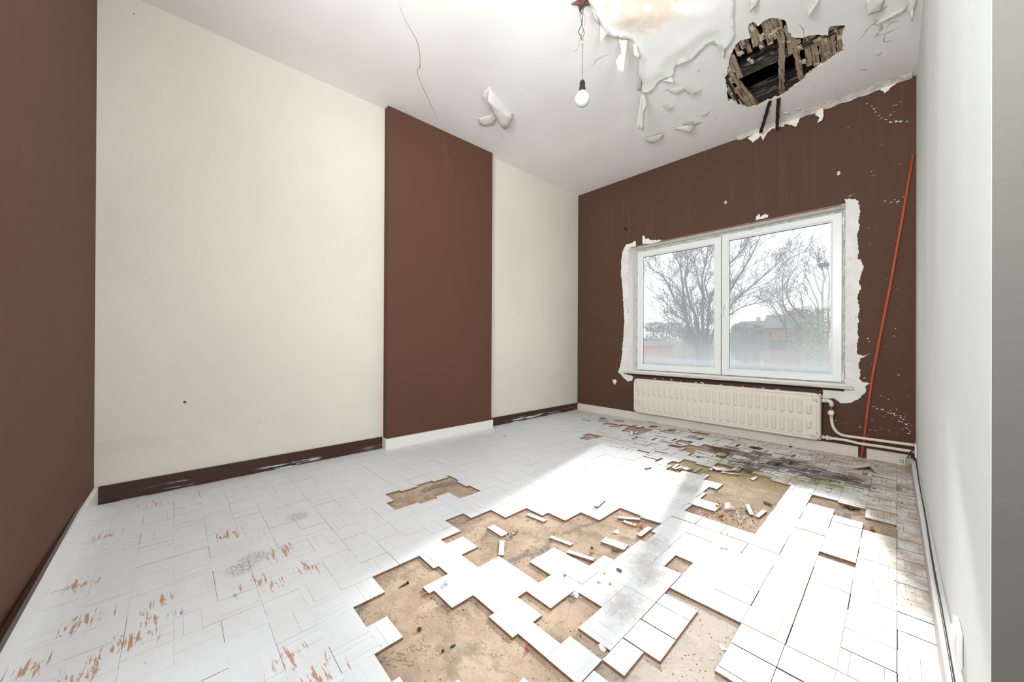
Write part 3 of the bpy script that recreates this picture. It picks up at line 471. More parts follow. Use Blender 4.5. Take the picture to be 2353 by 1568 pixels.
def bx(bm, x0, x1, y0, y1, z0, z1, bev=0, mi=0):
    vs = [bm.verts.new((x, y, z)) for x in (x0, x1) for y in (y0, y1) for z in (z0, z1)]
    fs = [bm.faces.new([vs[i] for i in q]) for q in ((0, 1, 3, 2), (4, 6, 7, 5), (0, 4, 5, 1), (2, 3, 7, 6), (0, 2, 6, 4), (1, 5, 7, 3))]
    for f in fs: f.material_index = mi
    if bev:
        es = list({e for f in fs for e in f.edges})
        bmesh.ops.bevel(bm, geom=es, offset=bev, segments=2, profile=.6, affect='EDGES')
    return vs
def tube(bm, pts, r, sides=10, cap=True, mi=0):
    pts = [Vector(p) for p in pts]; n = len(pts); rs = r if isinstance(r, (list, tuple)) else [r] * n
    rings = []; prev = None
    for i, p in enumerate(pts):
        t = (pts[min(i + 1, n - 1)] - pts[max(i - 1, 0)]).normalized()
        if prev is None:
            a = t.orthogonal().normalized()
        else:
            a = (prev - t * prev.dot(t)); a = a.normalized() if a.length > 1e-6 else t.orthogonal().normalized()
        prev = a; b = t.cross(a)
        rings.append([bm.verts.new(p + (a * math.cos(q) + b * math.sin(q)) * rs[i]) for q in [2 * math.pi * j / sides for j in range(sides)]])
    for i in range(n - 1):
        for j in range(sides):
            f = bm.faces.new((rings[i][j], rings[i][(j + 1) % sides], rings[i + 1][(j + 1) % sides], rings[i + 1][j])); f.material_index = mi; f.smooth = True
    if cap:
        for g in (rings[0], rings[-1]):
            try: bm.faces.new(g).material_index = mi
            except Exception: pass
def lathe(bm, prof, c=(0, 0, 0), axis='Z', seg=28, mi=0):
    rings = []
    for r, h in prof:
        ring = []
        for j in range(seg):
            a = 2 * math.pi * j / seg; x, y = r * math.cos(a), r * math.sin(a)
            v = {'Z': (x, y, h), 'Y': (x, h, y), 'X': (h, x, y)}[axis]; ring.append(bm.verts.new((v[0] + c[0], v[1] + c[1], v[2] + c[2])))
        rings.append(ring)
    for i in range(len(rings) - 1):
        for j in range(seg):
            f = bm.faces.new((rings[i][j], rings[i][(j + 1) % seg], rings[i + 1][(j + 1) % seg], rings[i + 1][j])); f.smooth = True; f.material_index = mi
    for g in (rings[0], rings[-1]):
        bm.faces.new(g).material_index = mi
def bez(pts, n=8):   # Catmull-Rom through points
    P = [Vector(p) for p in pts]; P = [P[0] * 2 - P[1]] + P + [P[-1] * 2 - P[-2]]; o = []
    for i in range(1, len(P) - 2):
        for k in range(n):
            t = k / n; a, b, c, d = P[i - 1], P[i], P[i + 1], P[i + 2]
            o.append(.5 * ((2 * b) + (c - a) * t + (2 * a - 5 * b + 4 * c - d) * t * t + (3 * b - a - 3 * c + d) * t ** 3))
    o.append(P[-2]); return o
def ragged(poly, amp=.004, step=.012, rnd=random):
    o = []
    for i in range(len(poly)):
        a = Vector(poly[i][:2]); b = Vector(poly[(i + 1) % len(poly)][:2]); d = b - a; L = d.length; n = max(1, int(L / step)); nn = Vector((-d.y, d.x)).normalized() if L > 0 else Vector((0, 0))
        for k in range(n):
            q = a + d * (k / n)
            if k: q += nn * rnd.uniform(-amp, amp)
            o.append(q)
    return o
def inpoly(x, y, poly):
    c = False; j = len(poly) - 1
    for i in range(len(poly)):
        xi, yi = poly[i]; xj, yj = poly[j]
        if (yi > y) != (yj > y) and x < (xj - xi) * (y - yi) / (yj - yi) + xi: c = not c
        j = i
    return c
def slab(name, poly, frame, th, mats, parent=None, holes=()):
    """ flat irregular piece with thickness; frame maps (u,v,h)->xyz """
    loops = [[Vector((p[0], p[1], 0)) for p in poly]] + [[Vector((p[0], p[1], 0)) for p in h] for h in holes]
    tris = tessellate_polygon(loops); flat = [p for l in loops for p in l]; n = len(flat)
    vs = [frame(p.x, p.y, 0) for p in flat] + [frame(p.x, p.y, th) for p in flat]
    fs = [tuple(t) for t in tris] + [tuple(i + n for i in reversed(t)) for t in tris]; mi = [0] * len(fs); base = 0
    for l in loops:
        m_ = len(l)
        for i in range(m_): fs.append((base + i, base + (i + 1) % m_, base + (i + 1) % m_ + n, base + i + n)); mi.append(1 if isinstance(mats, (list, tuple)) and len(mats) > 1 else 0)
        base += m_
    o = mesh(name, vs, fs, mats, parent, mi)
    bm = bmesh.new(); bm.from_mesh(o.data); bmesh.ops.recalc_face_normals(bm, faces=bm.faces); bm.to_mesh(o.data); bm.free()
    return o
def struct(o, label, cat='structure'): return tag(o, label, cat, kind='structure')

# ------------------------------------------------------------------ setting: floor and parquet
bm = bmesh.new(); bx(bm, -3.6, 1.6, -1.8, 4.6, -.16, -.010)
floor = struct(fin(bm, 'floor', M['sub']), 'tan subfloor boards laid bare under the white painted parquet', 'floor')
X0, PX, Y0, PY = -0.357, .1196, .468, .1158
HOLES = DATA['HOLES']
vs, fs, mi = [], [], []
rf = random.Random(3)
def add_finger(x0, x1, y0, y1, z, tx, ty, rot=0):
    cx, cy = (x0 + x1) / 2, (y0 + y1) / 2; hx, hy = (x1 - x0) / 2, (y1 - y0) / 2; b = len(vs)
    c, s = math.cos(rot), math.sin(rot)
    for dz, e in ((0, 0), (-.0098, .0)):
        for sx, sy in ((-1, -1), (1, -1), (1, 1), (-1, 1)):
            px, py = sx * hx, sy * hy; zz = z + dz + px * tx + py * ty
            vs.append((cx + px * c - py * s, cy + px * s + py * c, max(zz, -.0099) if dz else zz))
    fs.extend([(b, b + 1, b + 2, b + 3), (b, b + 4, b + 5, b + 1), (b + 1, b + 5, b + 6, b + 2), (b + 2, b + 6, b + 7, b + 3), (b + 3, b + 7, b + 4, b)]); mi.extend([0, 1, 1, 1, 1])
for i in range(-24, 5):
    for l in range(-8, 33):
        tx0, ty0 = X0 + i * PX, Y0 + l * PY
        along_x = (i + l) % 2 != 0
        worn = max(0, min(1, (ty0 - 2.3) / .9)) * max(0, min(1, (tx0 + 2.4) / .7))
        tz = rf.uniform(-.0004, .0004) * (1 + 2 * worn); sx_, sy_ = rf.uniform(-.0004, .0004), rf.uniform(-.0004, .0004)
        seamx = .0008 if rf.random() < .55 else .0001
        seamy = .0010 if rf.random() < .35 else .0001
        if (tx0 > -.62 and ty0 < 2.7) or (tx0 > -.95 and 1.85 < ty0 < 2.7): seamx = .0012 if rf.random() < .5 else .0030; seamy = .0046 if rf.random() < .5 else .0015; tz += rf.uniform(-.0006, .0012)
        for f in range(5):
            if along_x: x0, x1, y0, y1 = tx0, tx0 + PX, ty0 + f * PY / 5, ty0 + (f + 1) * PY / 5
            else: x0, x1, y0, y1 = tx0 + f * PX / 5, tx0 + (f + 1) * PX / 5, ty0, ty0 + PY
            cx, cy = (x0 + x1) / 2, (y0 + y1) / 2
            if sum(any(inpoly(x0 + (x1 - x0) * u_, y0 + (y1 - y0) * v_, h) for h in HOLES) for u_ in (.12, .37, .63, .88) for v_ in (.12, .37, .63, .88)) > 5: continue
            if y1 > YB - .012 or cx < wallA(cy) + .0 or cx > wallR(cy) or cy < wallD(cx): 
                if cy > YB - .012 or cx < wallA(cy) or cx > wallR(cy) or cy < wallD(cx): continue
            x0 = max(x0, wallA(cy)); x1 = min(x1, wallR(cy)); y1 = min(y1, YB - .002)
            if worn > .3 and rf.random() < worn * .035 and cx < -.35: continue
            g = .0001 + (rf.uniform(.0003, .0011) if rf.random() < (.16 + worn * .5) else 0)
            if tx0 > -.62 and ty0 > 1.2 and rf.random() < .55: g = rf.uniform(.0006, .0018)
            if worn > .5 and cx > -1.1 and rf.random() < .8: g = rf.uniform(.0012, .0024)
            z = tz + (rf.uniform(-.0004, .0006) if rf.random() < .3 else 0)
            tlx = tly = rot = 0
            if worn > .3 and rf.random() < .42 * worn:
                z += rf.uniform(0, .005) * worn; tlx = rf.uniform(-.03, .03) * worn; tly = rf.uniform(-.03, .03) * worn; rot = rf.uniform(-.03, .03) * worn
            gx0 = seamx if abs(x0 - tx0) < 1e-6 else 0; gy0 = seamy if abs(y0 - ty0) < 1e-6 else 0
            add_finger(x0 + sx_ + max(g * .5, gx0 if True else 0), x1 + sx_, y0 + sy_ + max(g * .5, gy0), y1 + sy_, z, tlx, tly, rot)
pq = mesh('parquet', vs, fs, [M['pq_top'], M['pq_side']], floor, mi)
pq['label'] = 'white painted mosaic parquet with torn out fingers'

# ------------------------------------------------------------------ setting: walls
def quadwall(name, a, b, z0, z1, th, mt, side, label):
    """ wall from a to b (xy), thickness th to the side given by vector side """
    s = Vector(side).normalized() * th; bm = bmesh.new()
    P = [(a[0], a[1]), (b[0], b[1]), (b[0] + s.x, b[1] + s.y), (a[0] + s.x, a[1] + s.y)]
    lo = [bm.verts.new((*p, z0)) for p in P]; hi = [bm.verts.new((*p, z1)) for p in P]
    bm.faces.new(lo); bm.faces.new(hi)
    for i in range(4): bm.faces.new((lo[i], lo[(i + 1) % 4], hi[(i + 1) % 4], hi[i]))
    return struct(fin(bm, name, mt), label, 'wall')
quadwall('wall_left', (wallA(-.33), -.33), (XA, YB), -.01, H + .004, .2, M['cream'], (-1, 0, 0), 'long cream plaster wall left of the window wall')
# chimney breast
CY1, CY2, CP = 1.3577, 2.5269, .0726
bm = bmesh.new(); vs_ = [(wallA(CY1) - .01, CY1), (wallA(CY1) + CP, CY1), (wallA(CY2) + CP, CY2), (wallA(CY2) - .01, CY2)]
lo = [bm.verts.new((*p, -.01)) for p in vs_]; hi = [bm.verts.new((*p, H + .002)) for p in vs_]; bm.faces.new(lo); bm.faces.new(hi)
for i in range(4): bm.faces.new((lo[i], lo[(i + 1) % 4], hi[(i + 1) % 4], hi[i]))
struct(fin(bm, 'wall_chimney_breast', M['brown_ch']), 'brown painted chimney breast standing out from the cream wall', 'wall')
# rear wall with an unseen wide opening added to let fill light in
quadwall('wall_rear', (wallA(-.33), wallD(wallA(-.33))), (-1.30, wallD(-1.30)), -.01, H + .004, .2, M['brown_rear'], (0, -1, 0), 'brown scuffed wall at the far left of the picture')
quadwall('wall_rear_lintel', (-1.30, wallD(-1.30)), (.13, wallD(.13)), 2.5, H + .004, .2, M['brown_rear'], (0, -1, 0), 'brown wall piece over an added light opening behind the viewer')
# right wall with door opening
JY = 1.10
quadwall('wall_right', (wallR(JY), JY), (wallR(YB), YB + .0), -.01, H + .004, .15, [M['rwall']], (1, 0, 0), 'white wall seen edge-on at the right')
quadwall('wall_right_lintel', (wallR(-.33), -.33), (wallR(JY), JY), 2.9, H + .004, .15, M['rwall'], (1, 0, 0), 'white wall piece over the door opening at the right')
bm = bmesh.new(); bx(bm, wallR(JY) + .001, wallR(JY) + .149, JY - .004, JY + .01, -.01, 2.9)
struct(fin(bm, 'trim_door_jamb', M['jamb']), 'door jamb with grey shade in its colour at the right edge of the picture', 'jamb')
# window wall
WX0, WX1, WZ0, WZ1 = -2.288, -.292, .575, 2.127
bm = bmesh.new(); T = .24
bx(bm, -3.3, WX0, YB, YB + T, -.01, H + .3); bx(bm, WX1, .4, YB, YB + T, -.01, H + .3)
bx(bm, WX0, WX1, YB, YB + T, -.01, WZ0); bx(bm, WX0, WX1, YB, YB + T, WZ1, H + .3)
wwin = struct(fin(bm, 'wall_window', M['brown_win']), 'dark brown wall around the double window with white plaster smears', 'wall')
FB = lambda h0: (lambda u, v, h: (u, YB - h0 - h, v))
for q, poly in enumerate(DATA['SMEAR']):
    slab('plaster_smear', ragged(poly, .005, .009), FB(.0002), .0016 + q * .0002, M['smear'], wwin)['label'] = 'white filler smear around the window'
vs, fs = [], []
rs = random.Random(5)
for (x, z), r in DATA['SPLAT']:
    for k2 in range(3):
        cx, cz, rr = x + rs.uniform(-1, 1) * r * 1.2 * (k2 > 0), z + rs.uniform(-1, 1) * r * .8 * (k2 > 0), r * (.75 if k2 == 0 else .3)
        n = 7; b = len(vs)
        for j in range(n):
            a = 2 * math.pi * j / n; q = rr * rs.uniform(.35, 1); vs.append((cx + q * math.cos(a) * 1.2, YB - .0012, cz + q * math.sin(a) * .8))
        vs.append((cx, YB - .0018, cz))
        for j in range(n): fs.append((b + j, b + (j + 1) % n, b + n))
for _ in range(60):
    cx, cz = rs.uniform(-.18, .08), rs.choice([rs.uniform(.15, .55), rs.uniform(.5, 2.9)]); rr = rs.uniform(.0012, .0035); b = len(vs)
    for j in range(5): vs.append((cx + rr * math.cos(j * 1.257), YB - .001, cz + rr * math.sin(j * 1.257)))
    fs.append((b, b + 1, b + 2, b + 3, b + 4))
for (x, z), r in DATA['SILLCHIP']:
    for k2 in range(2):
        n = 8; b = len(vs); cx, cz = x + k2 * r, z - .010 - rs.uniform(0, .008)
        for j in range(n):
            a = 2 * math.pi * j / n; q = rs.uniform(.3, 1); vs.append((cx + q * r * math.cos(a) * 1.6, YB - .0012, cz + q * r * math.sin(a) * .6))
        vs.append((cx, YB - .002, cz))
        for j in range(n): fs.append((b + j, b + (j + 1) % n, b + n))
sp = mesh('paint_splatter', vs, fs, M['smear'], wwin); sp['kind'] = 'stuff'

# baseboards
def board(name, a, b, side, th, h, mt, label, bev=.002):
    a, b = Vector((*a, 0)), Vector((*b, 0)); s = Vector((*side, 0)).normalized() * th
    bm = bmesh.new(); lo = [bm.verts.new(v) for v in (a, b, b + s, a + s)]; hi = [bm.verts.new(v + Vector((0, 0, h))) for v in (a, b, b + s, a + s)]
    bm.faces.new(lo); bm.faces.new(hi)
    for i in range(4): bm.faces.new((lo[i], lo[(i + 1) % 4], hi[(i + 1) % 4], hi[i]))
    bmesh.ops.bevel(bm, geom=[e for e in bm.edges if all(v.co.z > h - 1e-4 for v in e.verts)], offset=bev, segments=2, affect='EDGES')
    return struct(fin(bm, name, mt), label, 'baseboard')
board('baseboard_left', (wallA(-.30), -.31), (wallA(CY1), CY1 - .015), (1, 0), .014, .100, M['trim_a'], 'long dark brown baseboard left of the chimney breast with a white paint streak')
board('baseboard_left_far', (wallA(CY2 + .018), CY2 + .016), (wallA(YB), YB), (1, 0), .014, .092, M['trim_a'], 'short dark brown baseboard between the chimney breast and the corner')
bm = bmesh.new()
def skirt(P, h=.092):
    lo = [bm.verts.new((*p, 0)) for p in P]; hi = [bm.verts.new((*p, h)) for p in P]; bm.faces.new(lo); bm.faces.new(hi)
    for i in range(4): bm.faces.new((lo[i], lo[(i + 1) % 4], hi[(i + 1) % 4], hi[i]))
e_ = .0145; a1, a2 = wallA(CY1), wallA(CY2)
skirt([(a1 + CP - .0005, CY1 - e_), (a1 + CP + e_, CY1 - e_), (a2 + CP + e_, CY2 + e_), (a2 + CP - .0005, CY2 + e_)])
skirt([(a1 + .001, CY1 - e_), (a1 + CP, CY1 - e_), (a1 + CP, CY1 - .0003), (a1 + .001, CY1 - .0003)])
skirt([(a2 + .001, CY2 + .0003), (a2 + CP, CY2 + .0003), (a2 + CP, CY2 + e_), (a2 + .001, CY2 + e_)])
struct(fin(bm, 'baseboard_chimney', M['trim_c']), 'off-white baseboard wrapping the chimney breast', 'baseboard')
board('baseboard_window', (XA + .014, YB), (-.215, YB), (0, -1), .016, .088, M['trim_b'], 'long cream baseboard under the window and radiator')
board('baseboard_window_end', (-.165, YB), (.075, YB), (0, -1), .016, .085, M['trim_b'], 'short cream baseboard between the red pipe and the right corner')
board('baseboard_rear', (wallA(-.33) + .014, wallD(-3.1)), (-1.30, wallD(-1.3)), (0, 1), .018, .100, M['white_gloss'], 'bright white baseboard along the brown wall at left')
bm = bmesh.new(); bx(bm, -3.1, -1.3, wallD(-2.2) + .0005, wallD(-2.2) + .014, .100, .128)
tr_ = struct(fin(bm, 'trim_rear_dark_strip', M['trim_a']), 'dark strip above the white baseboard at left', 'trim')  # thin dark brown strip along the top of the rear baseboard
board('baseboard_right', (wallR(JY), JY), (wallR(3.93), 3.93), (-1, 0), .028, .086, M['trim_r'], 'white topped baseboard along the right wall')
board('baseboard_right_stub', (wallR(3.98), 3.98), (wallR(YB), YB - .016), (-1, 0), .012, .05, M['trim_b'], 'short low board in the right corner behind the socket')

# ------------------------------------------------------------------ setting: ceiling
rc = random.Random(11)
chole = ragged(DATA['CHOLE'], .006, .02, rc)
outer = [(-3.5, -.6), (.5, -.6), (.5, YB + .15), (-3.5, YB + .15)]
ceiling = struct(slab('ceiling', outer, lambda u, v, h: (u, v, H + h), .022, [M['ceil'], M['plaster']], None, [chole]), 'off-white ceiling with peeling paint and a broken hole showing laths', 'ceiling')
# smooth large wooden void above the hole
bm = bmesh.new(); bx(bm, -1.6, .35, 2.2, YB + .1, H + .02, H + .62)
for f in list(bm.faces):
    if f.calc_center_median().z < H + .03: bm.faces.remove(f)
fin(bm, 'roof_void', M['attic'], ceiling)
cxs = [p[0] for p in DATA['CHOLE']]; cys = [p[1] for p in DATA['CHOLE']]
def wobbox(name, a, b, w, t, mt, parent, wob=.004, rnd=rc):
    """ rough timber from a to b, width w, thickness t """
    a, b = Vector(a), Vector(b); d = (b - a); L = d.length; d.normalize(); s = d.cross(Vector((0, 0, 1)))
    s = s.normalized() if s.length > .1 else Vector((1, 0, 0)); u = s.cross(d).normalized()
    n = max(2, int(L / .03)); bm = bmesh.new(); rings = []
    for i in range(n + 1):
        p = a + d * L * i / n + s * rnd.uniform(-wob, wob) * .6; ww = w / 2 * (1 + rnd.uniform(-.12, .12)); tt = t / 2
        rings.append([bm.verts.new(p + s * x + u * z + Vector((0, 0, rnd.uniform(-wob, wob) * .2))) for x, z in ((-ww, -tt), (ww, -tt), (ww, tt), (-ww, tt))])
    for i in range(n):
        for j in range(4): bm.faces.new((rings[i][j], rings[i][(j + 1) % 4], rings[i + 1][(j + 1) % 4], rings[i + 1][j]))
    bm.faces.new(rings[0]); bm.faces.new(rings[-1]); return fin(bm, name, mt, parent)
# joists run along x above the laths
for y, zc, hh, w in ((2.62, .10, .14, .06), (3.19, .075, .13, .065), (3.63, .08, .13, .08)):
    j = wobbox('joist', (-1.3, y, H + zc), (.1, y, H + zc), w, hh, M['char'], ceiling, .006)
wobbox('board', (-1.2, 3.02, H + .24), (.0, 3.05, H + .24), .5, .02, M['char'], ceiling)
wobbox('board', (-1.2, 3.40, H + .19), (.0, 3.42, H + .19), .12, .02, M['char'], ceiling)
# laths run along y
for q, (x0, y0, x1, y1, w) in enumerate(DATA['LATH']):
    d = Vector((x1 - x0, y1 - y0, 0)).normalized() * (.10 if y0 < 3.15 and q not in (5, 16, 17) else .015); zz = H + .012 - (.006 if q in (5, 16, 17, 20) else 0) + .002 * (q % 3)
    wobbox('lath', (x0 - d.x, y0 - d.y, zz + .002), (x1, y1, zz - .002), w, .007, M['lath'], ceiling, .003)
tw_ = DATA['LATH'][17]
wobbox('charred_lath', (-.905, 3.10, H - .002), (-.925, 3.52, H - .012), .014, .006, M['charlath'], ceiling, .003)
for q, (x, y) in enumerate(DATA['KEYS']):
    r = rc.uniform(.010, .024); bm = bmesh.new(); bmesh.ops.create_icosphere(bm, subdivisions=3, radius=r)
    for v in bm.verts:
        n_ = mnoise.noise(v.co * 70 + Vector((q, 0, 0))); v.co = Vector((max(-r * .7, min(r * .7, v.co.x)) * (1.0 if q % 2 else .6), max(-r * .8, min(r * .8, v.co.y)) * (1.4 if q % 3 else 2.2), v.co.z * .16)) * (1 + n_ * .7)
    fin(bm, 'plaster_key', M['key'], ceiling, False, (x, y, H + .008))
# hanging charred laths
for nm, a, b, lab in (('hanging_lath', (-.719, 3.644, H + .012), (-.885, 4.05, 2.935), 'left of the two charred laths dangling from the ceiling hole over the window wall'), ('hanging_lath', (-.671, 3.655, H + .012), (-.765, 4.08, 2.93), 'right of the two charred laths dangling from the ceiling hole, the straighter one')):
    o = wobbox(nm, a, b, .026, .008, M['charlath'], None, .005); tag(o, lab, 'wood lath', 'laths dangling from the ceiling hole')

# big loose sheet of paint, sagging below the ceiling
sheet = [(p[0], p[1]) for p in DATA['SHEET']]
st = ragged(sheet, .003, .02, rc)
def edge_d(x, y):
    best = 9
    for i in range(len(sheet)):
        a = Vector(sheet[i]); b = Vector(sheet[(i + 1) % len(sheet)]); d = b - a; t = max(0, min(1, (Vector((x, y)) - a).dot(d) / max(d.length_squared, 1e-9))); best = min(best, (Vector((x, y)) - a - d * t).length)
    return best
xs = [p[0] for p in sheet]; ys = [p[1] for p in sheet]
from mathutils.geometry import delaunay_2d_cdt
pts = [Vector((p[0], p[1])) for p in st]; nb = len(pts)
gx = min(xs)
while gx < max(xs):
    gy = max(min(ys), -.3)
    while gy < max(ys):
        if inpoly(gx, gy, sheet) and edge_d(gx, gy) > .012: pts.append(Vector((gx + rc.uniform(-.004, .004), gy + rc.uniform(-.004, .004))))
        gy += .022
    gx += .022
vv, _, ff, _, _, _ = delaunay_2d_cdt(pts, [], [list(range(nb))], 1, 1e-5)
def sag(x, y):
    e = edge_d(x, y); n = mnoise.noise(Vector((x * 4, y * 4, 0))); n2 = mnoise.noise(Vector((x * 13, y * 13, 4)))
    return H - .003 - .022 * min(1, e / .15) * (.8 + .5 * n) - .016 * math.exp(-(e / .03) ** 2) * (.3 + max(0, n) * 2.5)
sh = mesh('paint_sheet', [(v.x, v.y, sag(v.x, v.y)) for v in vv], [tuple(f) for f in ff], M['sheet'], ceiling, None, True)
sm_ = sh.modifiers.new('s', 'SOLIDIFY'); sm_.thickness = .0015
sh['label'] = 'brownish stained sheet of loose paint'
# hanging flaps
def flap(pts, mt=None, seed=0, parent=None, name='paint_flap', curl=.01):
    rr = random.Random(seed); a, b = Vector(pts[0]), Vector(pts[1]); n = len(pts)
    P = []
    for i in range(n):
        p, q = Vector(pts[i]), Vector(pts[(i + 1) % n]); k_ = max(1, int((q - p).length / .012))
        for j in range(k_): P.append(p.lerp(q, j / k_) + (Vector((rr.uniform(-1, 1), rr.uniform(-1, 1), rr.uniform(-1, 1))) * .0015 if j else Vector()))
    c = sum(P, Vector()) / len(P); bm = bmesh.new(); ring = [bm.verts.new(p) for p in P]
    nrm = Vector()
    for i in range(len(P)): nrm += (P[i] - c).cross(P[(i + 1) % len(P)] - c)
    nrm = nrm.normalized() if nrm.length > 0 else Vector((0, 0, 1))
    if nrm.z > 0: nrm = -nrm
    rings = [ring]
    for s in (.66, .33):
        rings.append([bm.verts.new(c.lerp(p, s) + nrm * curl * (1 - s) * 1.2) for p in P])
    cc = bm.verts.new(c + nrm * curl)
    for r0, r1 in ((0, 1), (1, 2)):
        for i in range(len(P)): j = (i + 1) % len(P); f = bm.faces.new((rings[r0][i], rings[r0][j], rings[r1][j], rings[r1][i])); f.smooth = True
    for i in range(len(P)): f = bm.faces.new((rings[2][i], rings[2][(i + 1) % len(P)], cc)); f.smooth = True
    o = fin(bm, name, mt or M['flap'], parent); md = o.modifiers.new('s', 'SOLIDIFY'); md.thickness = .0012; return o
for q, f in enumerate(DATA['FLAPS']): flap(f, None, q, ceiling, curl=.008)
M['soft'] = simple('loose_ceiling_paper', (.72, .70, .66), .8, var=.02)
flap(DATA['FLAPC'], M['soft'], 50, ceiling, curl=.022); flap(DATA['FLAPC2'], M['soft'], 51, ceiling, curl=-.01); flap(DATA['FLAPC3'], M['soft'], 52, ceiling, curl=.01)
# blisters
for q, (pp, h) in enumerate(DATA['BULGE']):
    a, b = Vector(pp[0]), Vector(pp[1]); c = (a + b) / 2; L = max((b - a).length, .05); ang = math.atan2(b.y - a.y, b.x - a.x)
    bm = bmesh.new(); n = 18; rings = []
    for i in range(7):
        t = i / 6; rr = []
        for j in range(n + 1):
            u = math.pi * j / n   # half blister opened on one side
            rad = (L * .8) * t; rr.append(bm.verts.new((rad * math.cos(u), rad * math.sin(u) * .8, -h * (1 - t ** 2) * (1 - .1 * math.sin(3 * u)))))
        rings.append(rr)
    for i in range(6):
        for j in range(n): 
            try: f = bm.faces.new((rings[i][j], rings[i][j + 1], rings[i + 1][j + 1], rings[i + 1][j])); f.smooth = True
            except Exception: pass
    bmesh.ops.remove_doubles(bm, verts=bm.verts, dist=1e-5)
    o = fin(bm, 'paint_blister', M['flap'], ceiling, False, (c.x, c.y, H - .0005), (0, 0, ang)); md = o.modifiers.new('s', 'SOLIDIFY'); md.thickness = .001
# cracks: hairline gaps shown as thin lifted dark slivers
vs, fs = [], []
for q, line in enumerate(DATA['CRACKS']):
    P = bez([(p[0], p[1], 0) for p in line], 6); w = (.0028 if q not in (5, 6, 10, 16) else .0004); b = len(vs); L = len(P)
    for i, p in enumerate(P):
        t = (P[min(i + 1, L - 1)] - P[max(i - 1, 0)]).normalized(); s = Vector((-t.y, t.x, 0)) * w * math.sin(math.pi * (i + .4) / L) * rc.uniform(.5, 1.3)
        vs += [tuple(p + s + Vector((0, 0, H - .0006))), tuple(p - s + Vector((0, 0, H - .0006)))]
    for i in range(L - 1): fs.append((b + 2 * i, b + 2 * i + 1, b + 2 * i + 3, b + 2 * i + 2))
k = Mat('crack_brown', (.30, .24, .18), .95); k.mix((.42, .35, .28), k.noise(20, 2))  # mottled brown for the crack slivers
mesh('crack', vs, fs, k.m, ceiling)['kind'] = 'stuff'
# curled little flakes beside cracks in the damaged part of the ceiling
for q in range(26):
    x = rc.uniform(-1.0, .02); y = rc.uniform(2.3, 4.0)
    if -1.2 < x < -.15 and 2.6 < y < 3.85 or inpoly(x, y, sheet): continue
    l = rc.uniform(.02, .06); a = rc.uniform(0, 3.1); c, s = math.cos(a), math.sin(a)
    f = [(x, y, H), (x + c * l, y + s * l, H), (x + c * l * .8 - s * l * .4, y + s * l * .8 + c * l * .4, H - l * .25), (x - s * l * .3 + c * l * .3, y + c * l * .3 + s * l * .3, H - l * .2)]
    flap(f, M['flap'], 70 + q, ceiling, 'paint_flake', .003)
# torn ceiling edge hanging over the window wall
torn = [(p[0], p[1]) for p in DATA['TORN']]
poly = torn + [(.09, 3.03), (-1.3, 3.03)]
o = slab('torn_paint_edge', ragged(poly, .004, .012, rc), lambda u, v, h: (u, YB - .006 - h - .02 * max(0, math.sin(u * 21) * .5 + .5) * max(0, (3.0 - v) * 6), v), .006, M['torn'], ceiling)
slab('torn_paint_edge', ragged([(p[0], p[1]) for p in DATA['TORNFLAP']], .002, .01, rc), FB(.03), .003, M['torn'], ceiling)
# a lip of loose plaster along the ceiling just before the torn edge
bm = bmesh.new(); n = 60; r0, r1 = [], []
for i in range(n + 1):
    x = -1.1 + i / n * 1.18; w = .03 + .11 * abs(mnoise.noise(Vector((x * 6, 0, 0)))) ; r0.append(bm.verts.new((x, YB - .005, H - .012 - .02 * abs(mnoise.noise(Vector((x * 9, 3, 0))))))); r1.append(bm.verts.new((x, YB - .03 - w, H - .001)))
for i in range(n): bm.faces.new((r0[i], r0[i + 1], r1[i + 1], r1[i]))
fin(bm, 'torn_paint_edge', M['torn'], ceiling)

# ------------------------------------------------------------------ window
win = empty('window_1', (-1.27, YB + .06, .6)); struct(win, 'white double window with bare trees behind it', 'window')
IW = Matrix.Translation((1.27, -(YB + .06), -.6))
def wpart(o, parent=None):
    o.parent = parent or win
    if parent is None: o.matrix_parent_inverse = IW
    return o
FY = YB + .153
bm = bmesh.new()      # reveal lining
bx(bm, WX0 - .001, WX0 + .004, YB + .0005, YB + T, WZ0, WZ1); bx(bm, WX1 - .004, WX1 + .001, YB + .0005, YB + T, WZ0, WZ1); bx(bm, WX0, WX1, YB + .002, YB + T, WZ1 - .004, WZ1 + .001)
wpart(fin(bm, 'reveal', M['reveal']))
bm = bmesh.new(); fx0, fx1, fz0, fz1 = WX0 + .004, WX1 - .004, .586, WZ1 - .006
bx(bm, fx0, fx0 + .04, FY + .012, FY + .08, fz0, fz1, .002); bx(bm, fx1 - .04, fx1, FY + .012, FY + .08, fz0, fz1, .002); bx(bm, fx0, fx1, FY + .012, FY + .08, fz0, fz0 + .035, .002); bx(bm, fx0, fx1, FY + .012, FY + .08, fz1 - .035, fz1, .002)
bx(bm, WX0, WX0 + .03, FY + .04, FY + .07, WZ0 - .01, WZ1); bx(bm, WX1 - .03, WX1, FY + .04, FY + .07, WZ0 - .01, WZ1); bx(bm, WX0, WX1, FY + .04, FY + .07, WZ0 - .01, WZ0 + .04); bx(bm, WX0, WX1, FY + .04, FY + .07, WZ1 - .03, WZ1)
wpart(fin(bm, 'window_frame', M['pvc']))
bm = bmesh.new(); g = .0008   # printed protective film on the fixed frame
bx(bm, fx0 + .002, fx0 + .036, FY + .0105, FY + .012, fz0 + .0225, fz1 - .0365); bx(bm, fx1 - .034, fx1 - .002, FY + .0105, FY + .012, fz0 + .0225, fz1 - .0365); bx(bm, fx0, fx1, FY + .0105, FY + .012, fz0, fz0 + .022); bx(bm, fx0, fx1, FY + .0105, FY + .012, fz1 - .036, fz1 - .002)
film = wpart(fin(bm, 'protective_film', M['film']))
